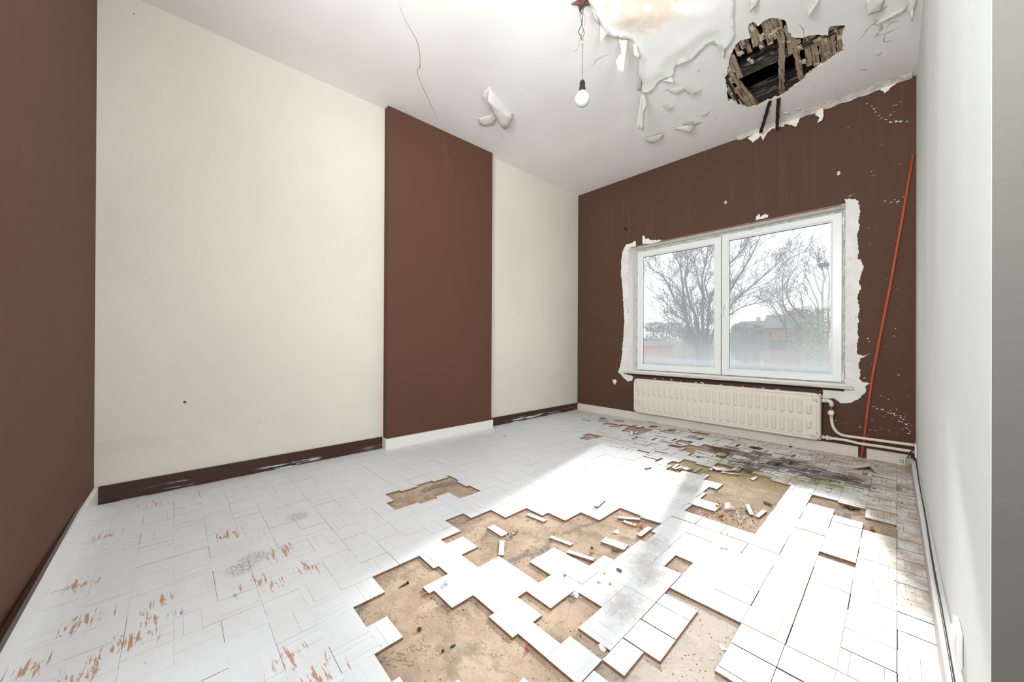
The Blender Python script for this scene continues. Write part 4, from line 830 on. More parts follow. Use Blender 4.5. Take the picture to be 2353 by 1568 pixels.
def text_mesh(body, size):
    cu = bpy.data.curves.new('t', 'FONT'); cu.body = body; cu.size = size; cu.align_x = 'CENTER'; cu.align_y = 'CENTER'; cu.offset = size * .012
    o = bpy.data.objects.new('t', cu); col.objects.link(o); bpy.context.view_layer.update()
    me = bpy.data.meshes.new_from_object(o.evaluated_get(bpy.context.evaluated_depsgraph_get())); bpy.data.objects.remove(o); bpy.data.curves.remove(cu); return me
tm = text_mesh('TROCAL', .017); dv = [v.co.copy() for v in tm.vertices]; df_ = [tuple(p.vertices) for p in tm.polygons]; bpy.data.meshes.remove(tm)
vs, fs = [], []
def put_text(x, z, rot):
    c, s = math.cos(rot), math.sin(rot); b = len(vs)
    for v in dv: vs.append((x + v.x * c - v.y * s, FY + .0100, z + v.x * s + v.y * c))
    fs.extend(tuple(i + b for i in f) for f in df_)
def dash(x, z, rot, L=.03):
    c, s = math.cos(rot), math.sin(rot); b = len(vs)
    for u, v in ((-L, -.0008), (L, -.0008), (L, .0008), (-L, .0008)): vs.append((x + u * c - v * s, FY + .0100, z + u * s + v * c))
    fs.append((b, b + 1, b + 2, b + 3))
    b = len(vs)
    for u, v in ((L + .02, -.004), (L + .03, -.004), (L + .025, .004)): vs.append((x + u * c - v * s, FY + .0100, z + u * s + v * c))
    fs.append((b, b + 1, b + 2))
q = fx0 + .09; alt = 0
while q < fx1 - .05:
    put_text(q, fz0 + .008 + .006 * (alt % 2), 0); put_text(q + .03, fz1 - .022 + .006 * (alt % 2), 0); dash(q + .085, fz0 + .013 - .006 * (alt % 2), 0); dash(q + .11, fz1 - .014, 0); q += .165; alt += 1
q = fz0 + .08
while q < fz1 - .05:
    put_text(fx1 - .014 - .008 * (alt % 2), q, -math.pi / 2); put_text(fx0 + .020, q, -math.pi / 2); dash(fx1 - .014, q + .085, -math.pi / 2); q += .165; alt += 1
prt = mesh('film_lettering', vs, fs, M['teal'], film); 
bm = bmesh.new(); bx(bm, fx1 - .045, fx1 - .02, FY + .009, FY + .02, .62, .69, .002); bx(bm, fx1 - .045, fx1 - .02, FY + .009, FY + .02, 1.99, 2.06, .002); wpart(fin(bm, 'hinge_cover', M['white_plastic']))
def sash(x0, x1, gx0, gx1, z0, z1, gz0, gz1, right):
    y0, y1 = FY - .018, FY + .03; bm = bmesh.new()
    O = [(x0, z0), (x1, z0), (x1, z1), (x0, z1)]; I = [(gx0, gz0), (gx1, gz0), (gx1, gz1), (gx0, gz1)]
    e = .010; I2 = [(gx0 - e, gz0 - e), (gx1 + e, gz0 - e), (gx1 + e, gz1 + e), (gx0 - e, gz1 + e)]; I3 = [(gx0 - .016, gz0 - .016), (gx1 + .016, gz0 - .016), (gx1 + .016, gz1 + .016), (gx0 - .016, gz1 + .016)]
    Ob = [(x0 + .003, z0 + .003), (x1 - .003, z0 + .003), (x1 - .003, z1 - .003), (x0 + .003, z1 - .003)]
    L = [(O, y1), (O, y0 + .003), (Ob, y0), (I3, y0), (I2, y0 + .006), (I2, y0 + .010), (I, y0 + .018), (I, y0 + .024)]
    rr = [[bm.verts.new((p[0], y, p[1])) for p in l] for l, y in L]
    for a in range(len(rr) - 1):
        for j in range(4): bm.faces.new((rr[a][j], rr[a][(j + 1) % 4], rr[a + 1][(j + 1) % 4], rr[a + 1][j]))
    for j in range(4): bm.faces.new((rr[-1][j], rr[-1][(j + 1) % 4], rr[0][(j + 1) % 4], rr[0][j]))
    s = wpart(fin(bm, 'sash', M['pvc']))
    bm = bmesh.new(); t = .006   # dark gasket line
    for a_ in ((gx0, gx1, gz1 - t, gz1), (gx0, gx0 + t * .6, gz0, gz1)): bx(bm, a_[0], a_[1], y0 + .019, y0 + .023, a_[2], a_[3])
    fin(bm, 'gasket', M['gasket'], s)
    bm = bmesh.new(); bx(bm, gx0, gx1, y0 + .0235, y0 + .0275, gz0, gz1); fin(bm, 'glass_pane', M['glass'], s)
    return s
SX = -1.284
sl = sash(-2.240, SX - .003, -2.172, -1.362, .600, 2.080, .672, 2.010, False)
sr = sash(SX + .003, -.329, -1.212, -.404, .600, 2.094, .670, 2.027, True)
bm = bmesh.new(); bx(bm, SX - .006, SX + .006, FY - .004, FY + .008, .602, 2.078); wpart(fin(bm, 'gasket', M['gasket']))
bm = bmesh.new(); bx(bm, WX0 + .03, WX1 - .03, YB - .0006, YB + .022, WZ1 - .0075, WZ1 + .001); wpart(fin(bm, 'paint_remnant', M['pinkbrown']))
bm = bmesh.new(); hx, hz = -1.250, 1.345
bx(bm, hx - .014, hx + .014, FY - .028, FY - .018, hz - .035, hz + .035, .006); lathe(bm, [(.009, 0), (.009, -.03)], (hx, FY - .022, hz + .012), 'Y', 16)
tube(bm, bez([(hx, FY - .05, hz + .014), (hx - .004, FY - .056, hz - .01), (hx - .012, FY - .054, hz - .06), (hx - .014, FY - .052, hz - .105)], 5), [.009] * 6 + [.008] * 10, 10)
fin(bm, 'window_handle', M['pvc'], sr)
bm = bmesh.new(); bx(bm, -2.352, -.243, YB - .040, YB - .0008, .558, .578, .002); bx(bm, WX0 + .002, WX1 - .002, YB - .002, FY + .02, .562, .588)
wpart(fin(bm, 'window_sill', M['sill']))
bm = bmesh.new(); bx(bm, WX0 + .02, WX1 - .01, YB - .014, YB + .0, .538, .558)   # ragged dark mortar line below sill
wpart(fin(bm, 'mortar_line', M['mortar']))

# ------------------------------------------------------------------ radiator and pipes
rad = empty('radiator', (-1.305, 4.06, .10)); tag(rad, 'long cream ribbed panel radiator under the window', 'radiator')
RX0, RX1, RZ0, RZ1, RY = -2.172, -.440, .100, .509, 4.040
RI = Matrix.Translation((1.305, -4.06, -.10))
def rr_panel(name, y0, y1, emb):
    nx, nz = 420, 110; cr = .05; vs, fs = [], []
    W, Hh = RX1 - RX0, RZ1 - RZ0
    def hgt(x, z):
        dx = min(x, W - x); dz = min(z, Hh - z); e = 0
        if dx < cr and dz < cr: q = cr - math.hypot(cr - dx, cr - dz)
        else: q = min(dx, dz)
        h = .012 * (1 - max(0, 1 - q / .014) ** 2) if q < .014 else .012
        if .022 < q < .032: h += -.003 * math.sin((q - .022) / .01 * math.pi)
        if not emb: return h, q
        pitch = (W - .10) / 26; best = 9
        for row, (za, zb) in enumerate(((.055, .178), (.225, .352))):
            i = round((x - .05) / pitch - .5); i = max(0, min(25, i)); cx = .05 + (i + .5) * pitch
            a, b = za, zb
            if i in (0, 25): b = zb - (.045 if row == 1 else 0); a = za + (.045 if row == 0 else 0)
            r = .0145; zz = max(a + r, min(b - r, z)); best = min(best, math.hypot(x - cx, z - zz) - r)
        r = .0145; u_ = (best + r) / (r + .0035)
        if u_ < 1: h += .0062 * (1 - u_ * u_ * u_ * u_ * .35 - .65 * u_ * u_) 
        return h, q
    for j in range(nz + 1):
        for i in range(nx + 1):
            x, z = W * i / nx, Hh * j / nz
            # round the corners of the outline
            for (sx, cx0) in ((0, cr), (1, W - cr)):
                for (sz, cz0) in ((0, cr), (1, Hh - cr)):
                    if (x < cr if sx == 0 else x > W - cr) and (z < cr if sz == 0 else z > Hh - cr):
                        dx, dz = x - cx0, z - cz0; m_ = max(abs(dx), abs(dz)); d = math.hypot(dx, dz)
                        if d > 1e-6: x, z = cx0 + dx * m_ / d, cz0 + dz * m_ / d
            h, q = hgt(x, z); vs.append((RX0 + x, y1 - (h / .012) * (y1 - y0) if not emb else (y1 - h * 2.4), RZ0 + z))
    for j in range(nz):
        for i in range(nx): a = j * (nx + 1) + i; fs.append((a, a + 1, a + nx + 2, a + nx + 1))
    o = mesh(name, vs, fs, M['rad'], rad, None, True); o.matrix_parent_inverse = RI; return o
front = rr_panel('front_panel', RY, RY + .03, True); md = front.modifiers.new('s', 'SOLIDIFY'); md.thickness = .002; md.offset = 0
bm = bmesh.new(); bx(bm, RX0 + .004, RX1 - .002, RY + .03, RY + .052, RZ0 + .006, RZ1 - .006, .01); o = fin(bm, 'back_panel', M['rad'], rad); o.matrix_parent_inverse = RI
for x, z in ((RX1 - .045, RZ1 - .048), (RX1 - .045, RZ0 + .048), (RX0 + .035, RZ1 - .042)):
    sc = 1 if x > -1 else .7
    bm = bmesh.new(); lathe(bm, [(.024 * sc, .004), (.024 * sc, -.002), (.020 * sc, -.004), (.013 * sc, -.004), (.012 * sc, -.008), (.0005, -.009)], (0, 0, 0), 'Y', 28)
    o = fin(bm, 'end_cap', M['rad'], rad, False, (x, RY + .003, z)); o.matrix_parent_inverse = RI
    bm = bmesh.new(); lathe(bm, [(.0285 * sc, .004), (.0285 * sc, -.0012), (.0244 * sc, -.0012), (.0244 * sc, .004)], (0, 0, 0), 'Y', 28); s_ = fin(bm, 'seam_ring', M['grey_seam'], o)
for z in (.18, .42):
    for x in (RX0 + .25, RX1 - .25):
        bm = bmesh.new(); bx(bm, x - .015, x + .015, RY + .052, YB - .0005, z - .02, z + .02, .002); o = fin(bm, 'wall_bracket', M['rad'], rad); o.matrix_parent_inverse = RI
# pipes (cream painted steel)
pu = empty('heating_pipe', (RX1, 4.09, .45)); tag(pu, 'upper cream heating pipe with white thermostat valve, right of the radiator', 'pipe', 'heating pipes beside the radiator')
PI_ = Matrix.Translation((-RX1, -4.09, -.45))
def pp_(o, i=PI_, p=pu): o.parent = p; o.matrix_parent_inverse = i; return o
y = 4.085
bm = bmesh.new(); tube(bm, [(-.442, y, .447), (-.40, y, .449), (-.388, y, .446), (-.380, y, .438), (-.378, y, .425), (-.378, y, .405)], .0155, 14); pp_(fin(bm, 'elbow', M['pipe']))
bm = bmesh.new(); tube(bm, [(-.436, y, .448), (-.420, y, .448)], .019, 6); tube(bm, [(-.418, y, .448), (-.408, y, .448)], .017, 14); pp_(fin(bm, 'union_nut', M['pipe']))
bm = bmesh.new(); tube(bm, [(-.378, y, .405), (-.378, y, .395)], .020, 6); tube(bm, [(-.378, y, .394), (-.378, y, .375)], .012, 12); pp_(fin(bm, 'brass_nut', M['brass']))
bm = bmesh.new(); lathe(bm, [(.020, .0), (.021, -.004), (.021, -.03), (.018, -.034), (.0005, -.034)], (-.378, y - .006, .352), 'Y', 24)
for j in range(10):
    a = 2 * math.pi * j / 10; cx, cz = -.378 + .015 * math.cos(a), .352 + .015 * math.sin(a); bx(bm, cx - .0018, cx + .0018, y - .0412, y - .040, cz - .0018, cz + .0018, 0, 1)
pp_(fin(bm, 'valve_wheel', [M['white_plastic'], M['black']]))
bm = bmesh.new(); tube(bm, [(-.378, y, .375), (-.378, y, .330)], .016, 12)
up_pts = [(-.378, y, .335), (-.376, y, .286), (-.368, y, .239), (-.350, y, .202), (-.321, y, .178), (-.285, y, .171), (-.228, y, .171), (-.119, y, .172), (-.016, y, .173), (.098, y, .174)]
tube(bm, bez(up_pts, 6), .0115, 14); pp_(fin(bm, 'pipe_run', M['pipe']))
pl = empty('heating_pipe', (RX1, 4.09, .13)); tag(pl, 'lower cream heating pipe running from the radiator foot to the right corner', 'pipe', 'heating pipes beside the radiator')
PJ = Matrix.Translation((-RX1, -4.09, -.13))
lo_pts = [(-.440, y, .132), (-.366, y, .134), (-.298, y, .135), (-.245, y, .130), (-.203, y, .125), (-.079, y, .126), (-.001, y, .125), (.098, y, .124)]
bm = bmesh.new(); tube(bm, bez(lo_pts, 6), .0115, 14); pp_(fin(bm, 'pipe_run', M['pipe']), PJ, pl)
bm = bmesh.new(); tube(bm, [(-.436, y, .133), (-.424, y, .133)], .017, 12); tube(bm, [(-.412, y, .133), (-.392, y, .133)], .021, 6); tube(bm, [(-.390, y, .133), (-.376, y, .133)], .0155, 12); pp_(fin(bm, 'union_nut', M['pipe']), PJ, pl)
# red pole
POL = DATA['POLE']; pa, pb = Vector((-.200, YB - .0185, -.006)), Vector((.088, YB - .010, 2.395))
mid = [(pa.x + .0, pa.y, pa.z)]
bm = bmesh.new(); yy = YB - .0115
tube(bm, [(-.197, yy - .001, -.008), (-.183, yy, .119), (-.160, yy, .40), (-.130, yy, .694), (-.083, yy, 1.05), (-.036, yy, 1.389), (.025, yy, 1.88), (.086, yy, 2.395)], .0088, 12)
tag(fin(bm, 'red_pipe', M['red']), 'thin red painted pipe leaning from the floor up to the right corner', 'pipe')
# wall plugs and hook
for (x, z), lab in zip(DATA['SCREWS'], ('white plug in a chipped hole above the middle of the window', 'white plug in a chipped hole above the right end of the window')):
    bm = bmesh.new(); rq = random.Random(int(x * 1000) & 255); n = 10
    top = [bm.verts.new((.013 * math.cos(a) * rq.uniform(.6, 1), -.002, .018 * math.sin(a) * rq.uniform(.7, 1))) for a in [2 * math.pi * j / n for j in range(n)]]; bot = [bm.verts.new((v.co.x * 1.1, 0, v.co.z * 1.1)) for v in top]
    bm.faces.new(top)
    for j in range(n): bm.faces.new((top[j], top[(j + 1) % n], bot[(j + 1) % n], bot[j]))
    o = fin(bm, 'wall_plug', M['plaster_chip'], None, False, (x, YB - .0003, z)); tag(o, lab, 'wall plug', 'chipped wall plugs above the window')
    bm = bmesh.new(); lathe(bm, [(.004, 0), (.004, -.004), (.0005, -.004)], (0, -.0015, .003), 'Y', 10); lathe(bm, [(.003, 0), (.003, -.003), (.0005, -.003)], (0, -.0015, -.006), 'Y', 10); fin(bm, 'plug_hole', M['grey_seam'], o)
hk = DATA['HOOK']; bm = bmesh.new(); a, b, c = hk
lathe(bm, [(.010, 0), (.009, -.006), (.0005, -.007)], (a[0], YB - .0003, a[1]), 'Y', 14)
tube(bm, bez([(a[0], YB - .006, a[1]), ((a[0] + b[0]) / 2, YB - .035, a[1] + .004), (b[0], YB - .045, b[1]), (c[0], YB - .04, c[1] + .006)], 5), .0045, 8); tube(bm, [(b[0], YB - .045, b[1] + .004), (c[0], YB - .04, c[1] + .004)], .006, 8)
tag(fin(bm, 'wall_hook', M['black']), 'small black hook on the brown wall, upper left of the window', 'hook')
# dangling grey socket near right corner
sk = empty('socket', (.05, 4.02, .08)); tag(sk, 'grey wall socket hanging loose from its cable in the right corner', 'socket')
SI = Matrix.Translation((-.05, -4.02, -.08))
bm = bmesh.new(); bx(bm, .048, .088, 3.99, 4.03, .045, .085, .004); pp_(fin(bm, 'socket_body', M['grey_plastic']), SI, sk)
bm = bmesh.new(); n = 24; lathe(bm, [(.034, .000), (.034, -.004), (.020, -.005), (.018, .0), (.0005, .001)], (.046, 4.01, .065), 'X', n); pp_(fin(bm, 'cover_ring', M['white_plastic']), SI, sk)
bm = bmesh.new(); tube(bm, [(.046, 4.01, .065), (.018, 4.008, .060)], [.006, .004], 8); tube(bm, [(.040, 4.0, .05), (.022, 3.995, .045)], .003, 8); bx(bm, .042, .046, 4.0, 4.02, .052, .078, .001); pp_(fin(bm, 'contact_screws', M['chrome']), SI, sk)
bm = bmesh.new(); tube(bm, bez([(.060, 4.01, .085), (.068, 4.02, .12), (.085, 4.04, .142), (.1015, 4.05, .148)], 6), .004, 8)
tag(fin(bm, 'cable', M['wire_black']), 'short black cable from the loose grey socket to the right wall', 'cable')
bm = bmesh.new(); tube(bm, bez([(.0975, 4.00, .092), (.098, 3.90, .0905), (.0965, 3.3, .0895), (.099, 2.7, .0905), (.098, 2.2, .0895), (.1, 1.7, .0905), (.1, 1.15, .0895)], 8), .0028, 6)
tag(fin(bm, 'cable', M['wire_black']), 'long thin dark cable lying on top of the right baseboard', 'cable')
bm = bmesh.new(); bx(bm, .0925, .1014, 3.90, 4.0, .12, .21, .003); tag(fin(bm, 'junction_box_cover', M['white_plastic']), 'small cream cover plate where the pipes meet the right wall', 'cover plate')
sw = empty('wall_outlet', (.11, 1.50, .15)); tag(sw, 'white wall outlet low on the right wall near the viewer', 'outlet'); SW = Matrix.Translation((-.11, -1.50, -.15))
bm = bmesh.new(); xw = wallR(1.5); bx(bm, xw - .012, xw - .0005, 1.455, 1.545, .118, .208, .004); pp_(fin(bm, 'cover_frame', M['white_plastic']), SW, sw)
bm = bmesh.new(); bx(bm, xw - .0165, xw - .011, 1.472, 1.528, .135, .191, .003); pp_(fin(bm, 'outlet_insert', M['white_plastic']), SW, sw)

# ------------------------------------------------------------------ pendant bulb
cx, cy = -1.300, 1.787; pd = empty('pendant_lamp', (cx, cy, H)); tag(pd, 'bare opal bulb hanging on twisted wires from a brown star ceiling rose', 'lamp'); PM = None
bm = bmesh.new(); a0 = R(140); apex = bm.verts.new((0, 0, -.020)); ring = []
for j in range(10): r_ = .066 if j % 2 == 0 else .030; a = a0 + j * math.pi / 5; ring.append(bm.verts.new((r_ * math.cos(a), r_ * math.sin(a), -.006)))
bot = [bm.verts.new((v.co.x, v.co.y, .001)) for v in ring]
for j in range(10): bm.faces.new((ring[j], ring[(j + 1) % 10], apex)); bm.faces.new((ring[j], ring[(j + 1) % 10], bot[(j + 1) % 10], bot[j]))
bm.faces.new(bot); fin(bm, 'ceiling_rose', M['star'], pd)
ox = rv * 1.0     # sideways direction used for wire curls
def wp(dx, z, dy=0): return (ox.x * dx + fh.x * dy, ox.y * dx + fh.y * dy, z)
bm = bmesh.new(); tube(bm, bez([wp(.012, -.01), wp(.02, -.03), wp(-.008, -.055), wp(.002, -.09), wp(-.002, -.14), wp(-.020, -.18, .01), wp(-.008, -.21), wp(0, -.245)], 6), .0022, 6); fin(bm, 'wire', M['wire_black'], pd)['label'] = 'black wire'
bm = bmesh.new(); tube(bm, bez([wp(.016, -.02), wp(.008, -.045), wp(.004, -.07), wp(-.012, -.075), wp(-.006, -.11), wp(.006, -.155, .008), wp(.014, -.195), wp(.006, -.215), wp(.007, -.245)], 6), .0022, 6); fin(bm, 'wire', M['wire_blue'], pd)['label'] = 'blue wire'
bm = bmesh.new(); tube(bm, bez([wp(.018, -.015, .004), wp(.004, -.05, .004), wp(.010, -.078), wp(.018, -.095), wp(.020, -.11, .01), wp(.010, -.17, .01), wp(-.01, -.22, .01), wp(-.022, -.275, .012), wp(-.034, -.292, .01), wp(-.046, -.292, .01)], 6), .0024, 6); fin(bm, 'wire', M['wire_yg'], pd)['label'] = 'yellow-green earth wire'
bm = bmesh.new()
for s in (0, .0085): tube(bm, [wp(s - .0005, -.240), wp(s - .0005, -.262)], .0042, 8)
fin(bm, 'connector', M['bulbbase'], pd)
bm = bmesh.new()
for ph in (0, math.pi):
    P = [wp(.0035 + (.0035 * math.cos(ph + t * 9)) * (1 - t * .3), -.26 - t * .225, .003 * math.sin(ph + t * 9)) for t in [i / 40 for i in range(41)]]; tube(bm, P, .0013, 5)
lathe(bm, [(.001, 0), (.003, .003), (.001, .006)], wp(.0035, -.395), 'Z', 8)
fin(bm, 'flex', M['cord'], pd)
bm = bmesh.new(); c0 = wp(.0035, 0)
lathe(bm, [(.003, -.478), (.010, -.481), (.015, -.490), (.0168, -.500), (.0168, -.520), (.0185, -.523), (.0185, -.546), (.017, -.548)], c0, 'Z', 24); fin(bm, 'lamp_socket', M['black'], pd)
bm = bmesh.new(); lathe(bm, [(.015, -.538), (.017, -.548), (.030, -.556), (.042, -.578)], c0, 'Z', 32); 
lathe(bm, [(.0425, -.5775), (.0425, -.579)], c0, 'Z', 32); fin(bm, 'bulb_collar', M['bulbbase'], pd)
bm = bmesh.new(); prof = [(.0428, -.577)] + [(.0455 * math.cos(a), -.592 - .0455 * math.sin(a)) for a in [R(d) for d in range(-15, 90, 8)]] + [(.0005, -.6375)]
lathe(bm, prof, c0, 'Z', 36); fin(bm, 'bulb', M['bulbglass'], pd)

# ------------------------------------------------------------------ loose parquet strips (all individual)
SL = [
 'loose white strip near the sawtooth far edge of the bare patch, second notch, alone', 'wide white loose piece lying left of the dark metal clip', 'white strip lying end-on toward the viewer in the bare patch', 'greyish strip with brown edge lying in the middle of the bare patch', 'long white strip resting against the tiles at the near edge of the bare patch', 'widest loose white piece lying at the right end of the bare patch', 'white strip at the far right notch of the bare patch, topmost of the three there', 'short white strip pointing at brown leaves in the right of the bare patch', 'white strip bridging the right rim of the bare patch beside the leaves', 'narrow sliver leaning over the right rim of the bare patch', 'white strip lying on the intact sunlit tiles beside a crumb of plaster',
 'thin strip leaning left in the V of two strips by the mossy hole', 'strip forming the right arm of the V in the mossy hole', 'single small strip alone in the middle of the mossy sunlit hole', 'thin splinter curled up along the mossy edge left of the lone small strip', 'narrow strip just above the curled splinter at the mossy edge', 'block of fingers lifted together above the left corner of the mossy hole', 'slanted strip lying in the leaf litter left of the mossy hole, rightmost of three', 'left strip of the pair lying in orange leaves', 'right strip of the pair lying in orange leaves', 'small three finger block standing between the leaf pair and the slanted strip', 'thin strip sticking out beside the brown rotten bark', 'black mouldy strip lying raised on the mould patch', 'flat blackened strip at the far rim of the mould patch', 'lifted block of five fingers beside the dark far hole', 'crossed strip lying at the left rim of the dark far hole', 'small strip tucked below the crossed strip at the dark far hole',
 'pale strip lying alone nearest the far left corner', 'leftmost raised strip in the little heap by the cream baseboard', 'second strip of the little heap by the cream baseboard', 'upright-looking strip at the right of the little heap by the cream baseboard', 'brown edged strip at the foot of the little heap by the cream baseboard', 'single brownish strip right of the little heap', 'broken backed strip lying over the narrow slot hole', 'two finger block at the far rim of the stepped hole near the radiator', 'brownish strip fallen in the near corner of the stepped hole', 'bright white strip standing out at the near corner of the stepped hole', 'small strip right below the bright white one at the stepped hole', 'thin splinter lying across the stepped hole', 'strip lying askew below the left third of the radiator', 'flat square piece lying against the baseboard under the radiator', 'strip crossing the small square hole at the left of the dark far hole', 'thin strip left of the small square hole', 'small raised chip on the sunlit tiles left of the leaf litter']
LZ = [0, 0, 0, 0, .004, 0, .004, 0, .006, .006, .0115, .003, .002, 0, .002, .004, .006, .002, .004, .004, .006, .006, .010, .008, .006, .012, .002, .011, .018, .018, .014, .011, .011, .008, .006, 0, .006, .004, .002, .011, .012, .012, .012, .011]
def strip_obj(x, y, ang, L, w, z, tilt, seed, nf=1):
    rr = random.Random(seed); bm = bmesh.new(); th = .009
    for q in range(nf):
        ya, yb = -w / 2 + q * w / nf + .0003, -w / 2 + (q + 1) * w / nf - .0003
        vs_ = bx(bm, -L / 2 + rr.uniform(0, .002), L / 2 - rr.uniform(0, .002), ya, yb, -th / 2, th / 2, .0006, 1)
    bm.normal_update()
    for f in bm.faces: f.material_index = 0 if f.normal.z > .8 else 1
    return fin(bm, 'parquet_strip', [M['pq_top'], M['pq_side']], None, False, (x, y, -.010 + th / 2 + z + abs(math.sin(tilt)) * L / 2), (rr.uniform(-.04, .04), tilt, R(ang)))
for q, (x, y, a, L, w) in enumerate(DATA['STRIPS']):
    nf = max(1, round(w / .023)); tilt = {11: .10, 16: .03, 22: .10, 25: .12, 28: .08, 29: .08, 30: .12, 40: .10, 36: .15}.get(q, 0)
    L = min(L, .122)
    o = strip_obj(x, y, a, L, w, LZ[q] + (.0 if q else 0), tilt, q, nf); tag(o, SL[q], 'wooden strip', 'loose parquet strips')
# two tented tiles by the red pipe
for key, hz, lab in (('tentA', (0, 0, .035, .035), 'left half of the buckled tile ridge in front of the red pipe'), ('tentB', (.035, 0, 0, .035), 'right half of the buckled tile ridge in front of the red pipe')):
    P = DATA['PT'][key]
    top = [Vector((p[0], p[1], .001 + h)) for p, h in zip(P, hz)]
    bm = bmesh.new(); t_ = [bm.verts.new(v) for v in top]; b_ = [bm.verts.new(v - Vector((0, 0, .009))) for v in top]
    bm.faces.new(t_).material_index = 0; bm.faces.new(b_).material_index = 1
    for j in range(4): bm.faces.new((t_[j], t_[(j + 1) % 4], b_[(j + 1) % 4], b_[j])).material_index = 1
    tag(fin(bm, 'buckled_tile', [M['pq_top'], M['pq_side']]), lab, 'floor tile', 'buckled tiles by the red pipe')

# ------------------------------------------------------------------ debris
PTS = DATA['PT']; SZ = -.010
def lump(name, p, r, mt, label, cat, z=SZ, sc=(1, 1, .7), seed=1, rough=.3):
    rr = random.Random(seed); bm = bmesh.new(); bmesh.ops.create_icosphere(bm, subdivisions=3, radius=r)
    for v in bm.verts:
        n = mnoise.noise(v.co * (1.6 / r) + Vector((seed, 0, 0))) + .5 * mnoise.noise(v.co * (4 / r) + Vector((seed, 5, 0))); v.co = Vector((v.co.x * sc[0], v.co.y * sc[1], v.co.z * sc[2])) * (1 + n * rough)
    lo_ = min(v.co.z for v in bm.verts)
    return tag(fin(bm, name, mt, None, False, (p[0], p[1], z - lo_ + .0002), (0, 0, rr.uniform(0, 6))), label, cat)
a, b = PTS['screw']; bm = bmesh.new(); A, B = Vector((a[0], a[1], SZ + .004)), Vector((b[0], b[1], SZ + .006))
tube(bm, [A, A.lerp(B, .3), A.lerp(B, .7), B], [.0008, .0024, .0028, .0034], 10); d = (B - A).normalized(); tube(bm, [B, B + d * .004], [.006, .0055], 12)
tag(fin(bm, 'screw', M['stone_dark']), 'black screw lying on the bare subfloor left of centre', 'screw')
lump('stone', PTS['stoneA'], .007, M['stone_dark'], 'shiny dark pebble in the middle of the nearest bare patch', 'stone', seed=2)
lump('stone', PTS['stoneB'], .0045, M['stone_dark'], 'small black pebble toward the near end of the nearest bare patch', 'stone', seed=3)
lump('stone', PTS['stoneC'], .0055, M['stone_dark'], 'flat dark chip between the two grey cement marks of the nearest bare patch', 'stone', sc=(1.6, .7, .5), seed=4)
lump('nut_shell', PTS['knot'], .011, M['plaster_chip'], 'speckled round crumb standing on the tile tongue beside the nearest bare patch', 'debris', z=.0003, seed=5, rough=.4)
lump('wood_splinter', PTS['twig_splinter'], .008, M['leaf'], 'orange wood splinter by the tip of the tile tongue', 'wood chip', sc=(1.6, .4, .6), seed=6)
a, b = PTS['clipA']; A, B = Vector((a[0], a[1], SZ + .004)), Vector((b[0], b[1], SZ + .006)); d = B - A; s = Vector((-d.y, d.x, 0)).normalized()
bm = bmesh.new(); ringp = [A + d * .25 + (d.normalized() * math.cos(t) * .016 + s * math.sin(t) * .009) + Vector((0, 0, .006 + .004 * math.sin(t))) for t in [2 * math.pi * j / 20 for j in range(21)]]; tube(bm, ringp, .0018, 8)
ringp = [A + d * .22 - s * .014 + (d.normalized() * math.cos(t) * .018 + s * math.sin(t) * .006) + Vector((0, 0, .0)) for t in [2 * math.pi * j / 20 for j in range(21)]]; tube(bm, ringp, .0018, 8)
tube(bm, [A + d * .45 + Vector((0, 0, .004)), A + d * .75 + Vector((0, 0, .006)), B + Vector((0, 0, .006))], [.006, .008, .004], 10); tube(bm, [B, B + d * .08 + Vector((0, 0, .008))], .004, 8)
tag(fin(bm, 'metal_clip', M['chrome']), 'dark metal clip with wire loops beside the wide loose piece', 'metal clip')
lump('moss_crumb', PTS['clump'], .008, M['ochre'], 'ochre crumb in the middle of the large bare patch', 'debris', sc=(1.4, .8, .5), seed=8, rough=.5)
lump('pebble', PTS['pebble_red'], .006, M['pink'], 'glossy pink-red pebble under the long tile edge at the bottom', 'pebble', sc=(1.3, .8, .8), seed=9)
def scrap(name, p, r, mt, label, cat, z=SZ, seed=0, curl=.4, asp=1.0):
    rr = random.Random(seed); n = 9; bm = bmesh.new(); N = 10; rings = []
    outline = [rr.uniform(.6, 1) for _ in range(16)]
    cc = bm.verts.new((0, 0, r * .15))
    for i in range(1, 5):
        t = i / 4; rings.append([bm.verts.new((r * t * outline[j] * math.cos(j * math.pi / 8) * asp, r * t * outline[j] * math.sin(j * math.pi / 8), r * curl * (t * math.cos(j * math.pi / 8 + seed)) ** 2 + rr.uniform(0, r * .05))) for j in range(16)])
    for j in range(16): bm.faces.new((cc, rings[0][j], rings[0][(j + 1) % 16])).smooth = True
    for i in range(3):
        for j in range(16): bm.faces.new((rings[i][j], rings[i + 1][j], rings[i + 1][(j + 1) % 16], rings[i][(j + 1) % 16])).smooth = True
    lo_ = min(v.co.z for v in bm.verts)
    o = fin(bm, name, mt, None, False, (p[0], p[1], z - lo_ + .0006), (0, 0, rr.uniform(0, 6))); md = o.modifiers.new('s', 'SOLIDIFY'); md.thickness = .0008; md.offset = 1; return tag(o, label, cat)
scrap('wrapper', PTS['wrapper'], .02, M['wrap'], 'crumpled silvery wrapper in the corner of the middle hole', 'wrapper', seed=2, curl=.7)
scrap('paper_scrap', PTS['paper'], .014, M['paper'], 'pink paper scrap at the edge of the lower right bare patch', 'paper', seed=5, asp=.7)
scrap('paint_flake', PTS['flake'], .034, M['plaster_chip'], 'large curled white paint flake standing in the mossy hole', 'paint flake', seed=3, curl=1.1)
scrap('paint_flake', PTS['flake2'], .02, M['plaster_chip'], 'grey-white flake lying on the sunlit tiles right of centre', 'paint flake', z=.0003, seed=7, curl=.5, asp=1.4)
